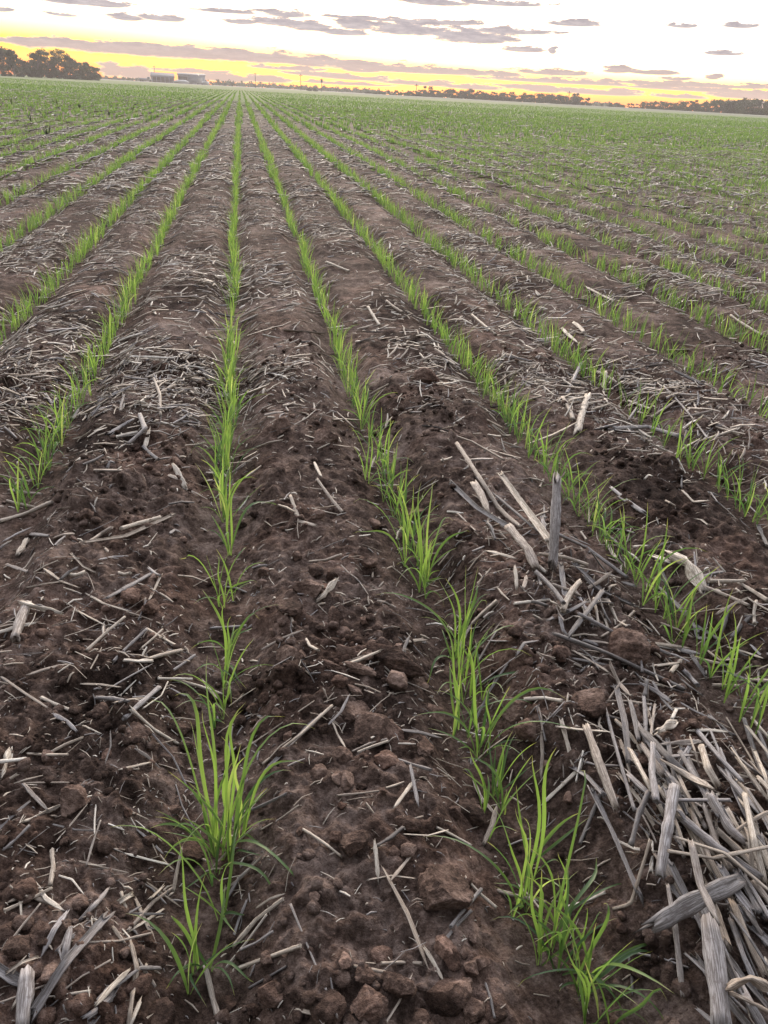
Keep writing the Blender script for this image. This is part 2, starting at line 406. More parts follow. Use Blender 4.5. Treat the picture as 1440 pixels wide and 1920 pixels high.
def tip_point(b, px, py, mode):
    zs = np.linspace(0.01, 0.24, 47)
    pts = np.array([at(px, py, z) for z in zs]); d = np.hypot(pts[:, 0]-b[0], pts[:, 1]-b[1])
    zb = zs[np.argmin(d)]
    if mode == 'u': z = zb*0.84
    elif mode == 's': z = zb*0.66+0.012
    else: z = 0.022+zb*0.12
    z = max(z, 0.015); p = at(px, py, z+b[2]); return np.array([p[0], p[1], z+b[2]])

# clumps read off the photograph: base point, then leaf tips (u upright, s sideways, a arching over)
HAND = [
 (0, (375, 1812), [(326, 1575, 'u'), (325, 1715, 's'), (331, 1824, 'a'), (306, 1852, 'a')]),
 (0, (392, 1818), [(352, 1757, 'a'), (446, 1862, 'a'), (480, 1840, 'a')]),
 (0, (412, 1727), [(208, 1560, 's'), (463, 1713, 'a')]),
 (0, (406, 1640), [(346, 1680, 'a'), (525, 1697, 'a'), (325, 1544, 's')]),
 (0, (400, 1600), [(353, 1352, 'u'), (280, 1315, 's'), (363, 1480, 's')]),
 (0, (409, 1585), [(384, 1331, 'u'), (339, 1300, 's'), (394, 1232, 'u')]),
 (0, (418, 1610), [(455, 1314, 'u'), (585, 1357, 's'), (592, 1686, 'a')]),
 (0, (436, 1605), [(445, 1390, 'u'), (528, 1348, 's'), (491, 1613, 'a')]),
 (0, (430, 1560), [(415, 1380, 'u'), (452, 1330, 'u')]),
 (0, (452, 1575), [(457, 1414, 'u'), (563, 1425, 's'), (488, 1578, 'a')]),
 (0, (422, 1340), [(423, 1252, 'u'), (440, 1270, 'u')]),
 (0, (423, 1262), [(429, 1133, 'u'), (440, 1158, 'u'), (460, 1293, 'a')]),
 (0, (428, 1230), [(492, 1158, 's'), (450, 1175, 'u'), (474, 1178, 'a')]),
 (0, (419, 1140), [(339, 1050, 's'), (402, 1040, 'u'), (440, 1050, 'u')]),
 (0, (424, 1128), [(485, 1093, 's'), (466, 1030, 's')]),
 (0, (432, 1040), [(408, 905, 'u'), (445, 915, 'u'), (520, 960, 'a')]),
 (1, (690, 905), [(655, 800, 'u'), (700, 815, 'u'), (745, 905, 'a')]),
 (1, (758, 1062), [(662, 943, 's'), (662, 1000, 's'), (733, 907, 'u')]),
 (1, (788, 1112), [(787, 903, 'u'), (780, 935, 'u'), (740, 1060, 's')]),
 (1, (795, 1100), [(805, 897, 'u'), (850, 977, 's'), (827, 1082, 'a')]),
 (1, (800, 1090), [(877, 998, 's'), (815, 1010, 'u')]),
 (1, (855, 1232), [(700, 1121, 's'), (826, 1086, 'u'), (845, 1080, 'u')]),
 (1, (858, 1290), [(870, 1064, 'u'), (892, 1064, 'u'), (978, 1192, 'a')]),
 (1, (852, 1250), [(903, 1103, 's'), (914, 1128, 's'), (792, 1283, 'a')]),
 (1, (882, 1312), [(872, 1200, 'u'), (906, 1192, 's'), (1020, 1294, 'a')]),
 (1, (858, 1368), [(828, 1180, 'u'), (848, 1240, 'u'), (1020, 1350, 'a')]),
 (1, (895, 1420), [(868, 1215, 'u'), (778, 1336, 's'), (1061, 1311, 's')]),
 (1, (915, 1412), [(913, 1286, 'u'), (1086, 1385, 's'), (917, 1358, 'u')]),
 (1, (932, 1500), [(940, 1392, 'u'), (925, 1470, 'u')]),
 (1, (905, 1532), [(863, 1450, 's'), (884, 1400, 'u'), (905, 1440, 'u')]),
 (1, (945, 1525), [(946, 1480, 'u'), (960, 1500, 's')]),
 (1, (975, 1702), [(787, 1580, 's'), (919, 1515, 'u'), (970, 1510, 'u')]),
 (1, (985, 1690), [(925, 1655, 's'), (1012, 1417, 'u')]),
 (1, (1000, 1650), [(1037, 1400, 'u'), (1047, 1622, 's')]),
 (1, (1012, 1812), [(953, 1712, 's'), (975, 1620, 'u'), (990, 1640, 'u')]),
 (1, (1035, 1785), [(1000, 1580, 'u'), (1087, 1445, 's'), (1127, 1622, 'a')]),
 (1, (1045, 1740), [(1180, 1672, 'a'), (1060, 1600, 'u')]),
 (1, (1075, 1800), [(1097, 1709, 's'), (1040, 1640, 'u'), (1127, 1723, 's')]),
 (1, (1082, 1850), [(1241, 1792, 'a'), (1145, 1700, 's'), (1050, 1861, 'a')]),
 (1, (1088, 1870), [(1259, 1917, 'a'), (1235, 1800, 'a'), (1040, 1700, 'u')]),
 (1, (1140, 1935), [(1254, 1880, 's'), (1100, 1830, 'u')]),
 (1, (1092, 1935), [(1060, 1760, 'u'), (1127, 1917, 'a'), (1080, 1800, 'u')]),
]
plants = []                                   # dicts: row, base, leaves [(P, side, width, tone)]
def add_hand(row, bp, tips):
    b = ground(*bp); b[2] -= 0.004; lv = []
    for (tx, ty, md) in tips:
        T = tip_point(b, tx, ty, md); P, sd_ = bez_leaf(b+np.array([random.uniform(-.003, .003), random.uniform(-.003, .003), 0]), T, md)
        L = np.linalg.norm(np.diff(P[0], axis=0), axis=1).sum()
        wd = min(0.0049, 0.0028+0.012*L)*random.uniform(.85, 1.1)
        lv.append((P, sd_, wd, {'u': random.uniform(.6, .95), 's': random.uniform(.3, .8), 'a': random.uniform(.05, .5)}[md]))
    if len(lv) < 4:                       # the short first leaf low on the shoot
        P, sd_ = leaf_lines(b[None].copy(), np.array([random.uniform(0, 6.28)]), np.array([.45]), np.array([random.uniform(.5, 1.9)]), np.array([random.uniform(.06, .12)]), 9, 1.9, np.array([.6]))
        lv.append((P, sd_, random.uniform(.0032, .0044), random.uniform(.2, .7)))
    plants.append(dict(row=row, base=b, leaves=lv))
for h_ in HAND: add_hand(*h_)
HAND_N = len(plants)
def gen_leaves(b, rg, scale=1.0, S=9):
    n = rg.choice([2, 3, 3, 4]); az0 = rg.uniform(0, 6.28); lv = []
    for i in range(n):
        az = az0+i*math.pi+rg.normal()*0.7
        old = i < n-2
        L = rg.uniform(.095, .165)*scale*(0.8 if old else 1); th0 = rg.uniform(.05, .30)+(0.25 if old else 0); bend = rg.uniform(.1, .9) if rg.random() < .58 else rg.uniform(1.1, 2.4)
        if old: bend += .5
        P, sd_ = leaf_lines(b[None].copy(), np.array([az]), np.array([th0]), np.array([bend]), np.array([L]), S, 1.9, np.array([rg.normal()*1.2]))
        zf = b[2]+0.006; P[..., 2] = np.maximum(P[..., 2], zf-0.006)
        lv.append((P, sd_, rg.uniform(.0030, .0050)*(scale**.5), float(np.clip(rg.normal(.62, .22)-(.3 if old else 0)-(0.2 if bend > 1.1 else 0), 0, 1))))
    return lv
rx = np.random.default_rng(8)
for p_ in plants[:HAND_N]:
    for _ in range(int(rx.integers(1, 3)) if p_['base'][1] > .85 else 1 if rx.random() < .7 else 0):
        b = p_['base']+np.array([rx.normal()*.008, rx.normal()*.022, 0]); plants.append(dict(row=p_['row'], base=b, leaves=gen_leaves(b, rx, rx.uniform(.8, 1.2), 11)))
# occupied stretches: where the drill left gaps the photograph shows bare furrow
def occ(k, y):
    v = (0.78 if k < 4 else 0.72)+0.75*float(perlin(np.array([y*2.1]), np.array([k*5.17+.5]), 50)[0])
    return v
rg = np.random.default_rng(5)
HANDY = {0: (0.3, 1.52), 1: (0.3, 1.30)}
cand = []
for k in range(-9, 16):
    y = 0.33+rg.random()*.02
    while y < 9.0:
        y += rg.uniform(.010, .032)
        if k in HANDY and HANDY[k][0] <= y <= HANDY[k][1]: continue
        if k == 0 and y < 3: dens_ = 1.0
        elif k == 1 and 1.3 < y < 1.48: dens_ = 0.9
        elif k == 1 and 1.48 < y < 1.75: dens_ = 1.0
        elif k == 1 and y < 2.0: dens_ = 0.65
        elif k == 2 and 1.0 < y < 1.75: dens_ = 1.0
        elif k == 2 and y < 1.0: dens_ = 0.8
        elif k == 3 and y < 1.9: dens_ = 0.8
        elif k == 3 and y < 2.25: dens_ = 0.22
        elif k == -1 and y < 1.62: dens_ = 0.12
        elif k == -1 and y < 4: dens_ = 0.8
        else: dens_ = min(1, max(0.05, occ(k, y)))
        if rg.random() > dens_: continue
        x = float(row_x(np.array(k)))+float(wander(np.array([y]), np.array([k]))[0])+rg.normal()*0.009
        cand.append((k, x, y))
cand = np.array(cand)
cz = height(cand[:, 1], cand[:, 2])
px, py, pz = project(np.stack([cand[:, 1], cand[:, 2], cz+.05], -1))
inview = (pz > 0.1) & (px > -90) & (px < 1530) & (py > 0) & (py < 2080)
near_idx = [i for i in np.argsort(pz) if inview[i]][:300-len(plants)-4]
nearset = set(int(i) for i in near_idx)
for i in near_idx:
    b = np.array([cand[i, 1], cand[i, 2], cz[i]-.004]); k = int(cand[i, 0])
    plants.append(dict(row=k, base=b, leaves=gen_leaves(b, rg, 1.12 if k in (0, 2) else 1.0)))
NUMW = {2: 'two-leaved', 3: 'three-leaved', 4: 'four-leaved'}
ROWN = {0: 'the upright row left of centre', 1: 'the first row right of it', 2: 'second row', 3: ''}
def row_phrase(k):
    if k == 0: return 'the straight upright row'
    o_ = {1: 'first', 2: 'second', 3: 'third', 4: 'fourth', 5: 'fifth', 6: 'sixth', 7: 'seventh', 8: 'eighth', 9: 'ninth', 10: 'tenth'}.get(abs(k), '%dth' % abs(k))
    return '%s row %s of the upright row' % (o_, 'right' if k > 0 else 'left')
byrow = {}
for p in plants: byrow.setdefault(p['row'], []).append(p)
for k, lst in byrow.items():
    lst.sort(key=lambda p: p['base'][1])
    for i, p in enumerate(lst):
        ht = max(l[0][..., 2].max() for l in p['leaves'])-p['base'][2]
        root = bpy.data.objects.new('wheat_seedling', None); col.objects.link(root); root.location = p['base']; root.empty_display_size = .02
        lab = '%s %s wheat seedling, %s from front, %s' % ('tall' if ht > .145 else 'low' if ht < .10 else 'green', NUMW.get(len(p['leaves']), 'leafy'), ordinal(i) if i else 'first', row_phrase(k))
        tag(root, lab, 'wheat seedling', 'wheat seedlings in the near rows')
        for (P, sd_, wd, tn) in p['leaves']:
            V, Fc, uv, tn_ = ribbon(P-p['base'], np.array([wd]), sd_, np.array([tn]))
            link('leaf', make_mesh('leaf', V, Fc, m_leaf, uv, tn_), root)

# the rest of the crop
def tufts(xs, ys, zs, nleaf, S, across, Lr, wr, seed, fold=.25, tm=.56):
    r2 = np.random.default_rng(seed); N = len(xs)*nleaf
    b = np.repeat(np.stack([xs, ys, zs], -1), nleaf, 0); b[:, :2] += r2.normal(size=(N, 2))*0.004
    az = r2.uniform(0, 6.28, N); L = r2.uniform(Lr[0], Lr[1], N); th0 = r2.uniform(.04, .38, N)
    bend = np.where(r2.random(N) < .7, r2.uniform(.1, .8, N), r2.uniform(1.0, 2.2, N))
    P, sd_ = leaf_lines(b, az, th0, bend, L, S, 1.9, r2.normal(size=N)*.8)
    return ribbon(P, r2.uniform(wr[0], wr[1], N), sd_, np.clip(r2.normal(tm, .22, N), 0, 1), across, fold)
rest = np.array([i for i in range(len(cand)) if i not in nearset and px[i] > -500 and px[i] < 1940])
parts = [tufts(cand[rest, 1], cand[rest, 2], cz[rest]-.004, 3, 6, 3, (.07, .145), (.0028, .0048), 61)]
crop = make_mesh('crop_near', *merge(parts)[:2], m_leaf, merge(parts)[2], merge(parts)[3])
parts2 = []
def row_fill(y0, y1, step, nleaf, S, Lr, wr, seed, widen, occs=0.55):
    r2 = np.random.default_rng(seed); xs = []; ys = []
    kk = np.arange(-KMAX, KMAX+1)
    # sector that the picture and its near neighbours can see
    n = int((y1-y0)/step)
    for k in kk[(_rows > -y1*0.62-2) & (_rows < y1*1.12+2)]:
        yy = y0+(np.arange(n)+r2.random(n))*step
        x0 = row_x(np.array(k))
        yy = yy[(x0 > -yy*0.62-2) & (x0 < yy*1.12+2)]
        o_ = 0.72+0.8*perlin(yy*1.3, np.full_like(yy, k*5.17+.5), 50)
        yy = yy[r2.random(len(yy)) < np.maximum(o_, .15)]
        xs.append(x0+wander(yy, np.full(yy.shape, k))+r2.normal(size=len(yy))*widen); ys.append(yy)
    xs = np.concatenate(xs); ys = np.concatenate(ys)
    zs = height(xs, ys, np.full_like(xs, 0.02*1))
    print('rowfill', y0, len(xs)*nleaf)
    return tufts(xs, ys, zs-.003, nleaf, S, 2, Lr, wr, seed+1, .25, .50 if y0 < 10 else .38)
parts2.append(row_fill(9, 20, .022, 4, 4, (.07, .145), (.0042, .0072), 70, .022, 0.6))
parts2.append(row_fill(20, 45, .070, 4, 3, (.09, .15), (.011, .018), 72, .045))
parts2.append(row_fill(45, 80, .28, 3, 3, (.09, .15), (.026, .042), 74, .03))
parts2.append(row_fill(80, 150, .95, 2, 3, (.09, .15), (.040, .070), 76, .05))
Vb, Fb, ub, tb = merge(parts+parts2)
link('wheat_crop', make_mesh('wheat_crop', Vb, Fb, m_leaf, ub, tb)); bpy.data.objects['wheat_crop']['kind'] = 'stuff'
bpy.data.objects['wheat_crop']['label'] = 'green wheat seedlings in drill rows running to the far edge of the field'
bpy.data.objects['wheat_crop']['category'] = 'crop'
bpy.data.meshes.remove(crop)

# ---------------------------------------------------------------- straw
def tubes(C, rad, tone, K=3, flat=None, roll=None, taper=None):
    """C N,S,3 centre lines, rad N; prisms with K sides"""
    N, S, _ = C.shape
    T = np.gradient(C, axis=1); T /= np.linalg.norm(T, axis=2, keepdims=True)+1e-9
    up = np.array([0, 0, 1.0]); sd_ = np.cross(T, up); nn = np.linalg.norm(sd_, axis=2, keepdims=True)
    sd_ = np.where(nn > .1, sd_/(nn+1e-9), np.array([1.0, 0, 0])); nr = np.cross(sd_, T)
    ph = np.arange(K)*2*math.pi/K
    ro = (roll if roll is not None else np.zeros(N))[:, None, None]
    fl = (flat if flat is not None else np.ones(N))[:, None, None]
    ca = np.cos(ph)[None, None]; sa = np.sin(ph)[None, None]*fl
    cx = ca*np.cos(ro)-sa*np.sin(ro); cy = ca*np.sin(ro)+sa*np.cos(ro)
    tp = np.ones(S) if taper is None else taper
    rr = rad[:, None, None]*tp[None, :, None]
    V = C[:, :, None, :]+sd_[:, :, None, :]*(cx*rr)[..., None]+nr[:, :, None, :]*(cy*rr)[..., None]
    idx = np.arange(N*S*K).reshape(N, S, K); j2 = (np.arange(K)+1) % K
    Fc = np.stack([idx[:, :-1, :], idx[:, :-1, j2], idx[:, 1:, j2], idx[:, 1:, :]], -1).reshape(-1, 4)
    L = np.linalg.norm(np.diff(C, axis=1), axis=2).sum(1)
    u = np.broadcast_to((ph/6.28)[None, None], (N, S, K)); v = np.linspace(0, 1, S)[None, :, None]*(L*40)[:, None, None]*np.ones((1, 1, K))
    return V.reshape(-1, 3), Fc, np.stack([u, v], -1).reshape(-1, 2), np.repeat(tone, S*K)

def stalk_mesh(P, r, kind, tone, rs):
    """P: polyline in local space. kind: stalk (round, nodes), split (half shell), splinter (flat, jagged), husk"""
    P = np.array(P, float); d = np.r_[0, np.cumsum(np.linalg.norm(np.diff(P, axis=0), axis=1))]; L = d[-1]
    S = int(np.clip(L/(r*1.1), 8, 28)); s = np.linspace(0, 1, S)
    C = np.stack([np.interp(s*L, d, P[:, i]) for i in range(3)], -1)
    K = 14
    T = np.gradient(C, axis=0); T /= np.linalg.norm(T, axis=1, keepdims=True)
    sd_ = np.cross(T, [0, 0, 1.0]); nn = np.linalg.norm(sd_, axis=1, keepdims=True); sd_ = np.where(nn > .15, sd_/(nn+1e-9), [1., 0, 0]); nr = np.cross(sd_, T)
    ph = np.arange(K)*2*math.pi/K; roll = rs.uniform(-.6, .6)
    rad = np.ones((S, K))
    if kind == 'stalk':
        X = np.cos(ph)[None]*rad; Y = np.sin(ph)[None]*rad*0.85
        for nd in rs.uniform(.1, .9, max(1, int(L/.11))): 
            b_ = 1+0.22*np.exp(-((s-nd)*L/(r*.5))**2)[:, None]; X = X*b_; Y = Y*b_
    elif kind == 'split':
        q = ph/(2*math.pi)
        # outer half circle then inner concave half
        a = np.where(q < .5, q*2*math.pi, (1-q)*2*math.pi); rr_ = np.where(q < .5, 1.0, .72)
        X = (np.cos(a)*rr_)[None]*rad*1.05; Y = (np.sin(a)*rr_*0.8-.3)[None]*rad
        if rs.random() < .55: Y = -Y
    elif kind == 'husk':
        X = np.cos(ph)[None]*rad*1.2*(0.75+.25*np.sin(s*9+1)[:, None]); Y = np.sin(ph)[None]*rad*.35+0.5*np.sin(np.cos(ph)*2.6+s[:, None]*4)
    else:
        X = np.cos(ph)[None]*rad*1.1; Y = np.sin(ph)[None]*rad*.42+.08*np.sin(ph*3)[None]
    cr, sr = math.cos(roll), math.sin(roll); X, Y = X*cr-Y*sr, X*sr+Y*cr
    ridg = 1+0.10*rs.normal(size=K)[None]+0.035*rs.normal(size=(S, K)); X = X*ridg; Y = Y*ridg
    ws = 0.93+0.10*np.interp(s, np.linspace(0, 1, 6), rs.normal(size=6)); tp = ws.copy()
    if kind == 'splinter' and r > .009: tp *= np.interp(s, [0, .04, .95, 1], [.7, 1, 1.05, .85])*(1+.06*np.sin(s*17)); Y = Y*1.5
    elif kind in ('splinter', 'husk'): tp *= np.interp(s, [0, .12, .85, 1], [rs.uniform(.3, .9), 1, .95, rs.uniform(.15, .7)])
    V = C[:, None]+sd_[:, None]*(X*tp[:, None]*r)[..., None]+nr[:, None]*(Y*tp[:, None]*r)[..., None]
    jag = r*(0.5 if kind == 'stalk' else 1.3)
    V[0] -= T[0]*np.abs(rs.normal(size=K))[:, None]*jag; V[-1] += T[-1]*np.abs(rs.normal(size=K))[:, None]*jag
    c0 = C[0]+T[0]*r*.5; c1 = C[-1]-T[-1]*r*.5         # sunken pith
    V = np.concatenate([V.reshape(-1, 3), np.repeat(c0[None], K, 0)+ (V[0]-c0)*.15, np.repeat(c1[None], K, 0)+(V[-1]-c1)*.15])
    idx = np.arange((S+2)*K).reshape(S+2, K); j2 = (np.arange(K)+1) % K
    order = np.r_[S, np.arange(S), S+1]
    I = idx[order]
    Fc = np.stack([I[:-1], I[:-1][:, j2], I[1:][:, j2], I[1:]], -1).reshape(-1, 4)
    u = np.broadcast_to(np.minimum(np.arange(K), K-np.arange(K))[None]/K*2, (S, K)); v = np.broadcast_to((s*L*40)[:, None], (S, K))
    uv = np.stack([u, v], -1).reshape(-1, 2); uv = np.concatenate([uv, np.full((2*K, 2), .3)])
    return V, Fc, uv, np.full(len(V), tone)

GREY, LAV, DARK, TAN, PALE, WHITE = .34, .48, .12, .68, .86, .97
stalk_count = 0
def stalk(pts, w, tone, kind, label, lift=None, name='stalk', group=None, cat='stalk', sag=True):
    """pts: picture points lying on the ground; w width in photo pixels; lift in metres per point"""
    global stalk_count
    lift = lift or [0]*len(pts)
    mid = ground(*pts[len(pts)//2]); zc = project(mid)[2][0]; r = w/2*zc/F*0.92
    P = []
    for (x, y), l in zip(pts, lift):
        q = ground(x, y, r*.75+l); P.append(q)
    P = np.array(P)
    # a stiff stalk bridges hollows: no point of it dips under the soil
    n = 9; d = np.linspace(0, 1, n); D = np.linspace(0, 1, len(P)); C = np.stack([np.interp(d, D, P[:, i]) for i in range(3)], -1)
    hz_ = height(C[:, 0], C[:, 1])+r*.15; over = max(0.0, float(np.percentile(hz_-C[:, 2], 70)))
    C[:, 2] += min(over, 0.02)
    if len(P) == 2:
        L = np.linalg.norm(P[1]-P[0]); nrm = np.array([-(P[1]-P[0])[1], (P[1]-P[0])[0], 0])/L
        C += nrm[None]*(np.sin(d*math.pi)*random.uniform(-.03, .03)*L)[:, None]
    c0 = C.mean(0); rs = np.random.default_rng(1000+stalk_count); stalk_count += 1
    V, Fc, uv, tn = stalk_mesh(C-c0, r, kind, tone+rs.uniform(-.03, .03), rs)
    o = link(name, make_mesh(name, V, Fc, m_straw, uv, tn), loc=c0)
    return tag(o, label, cat, group)

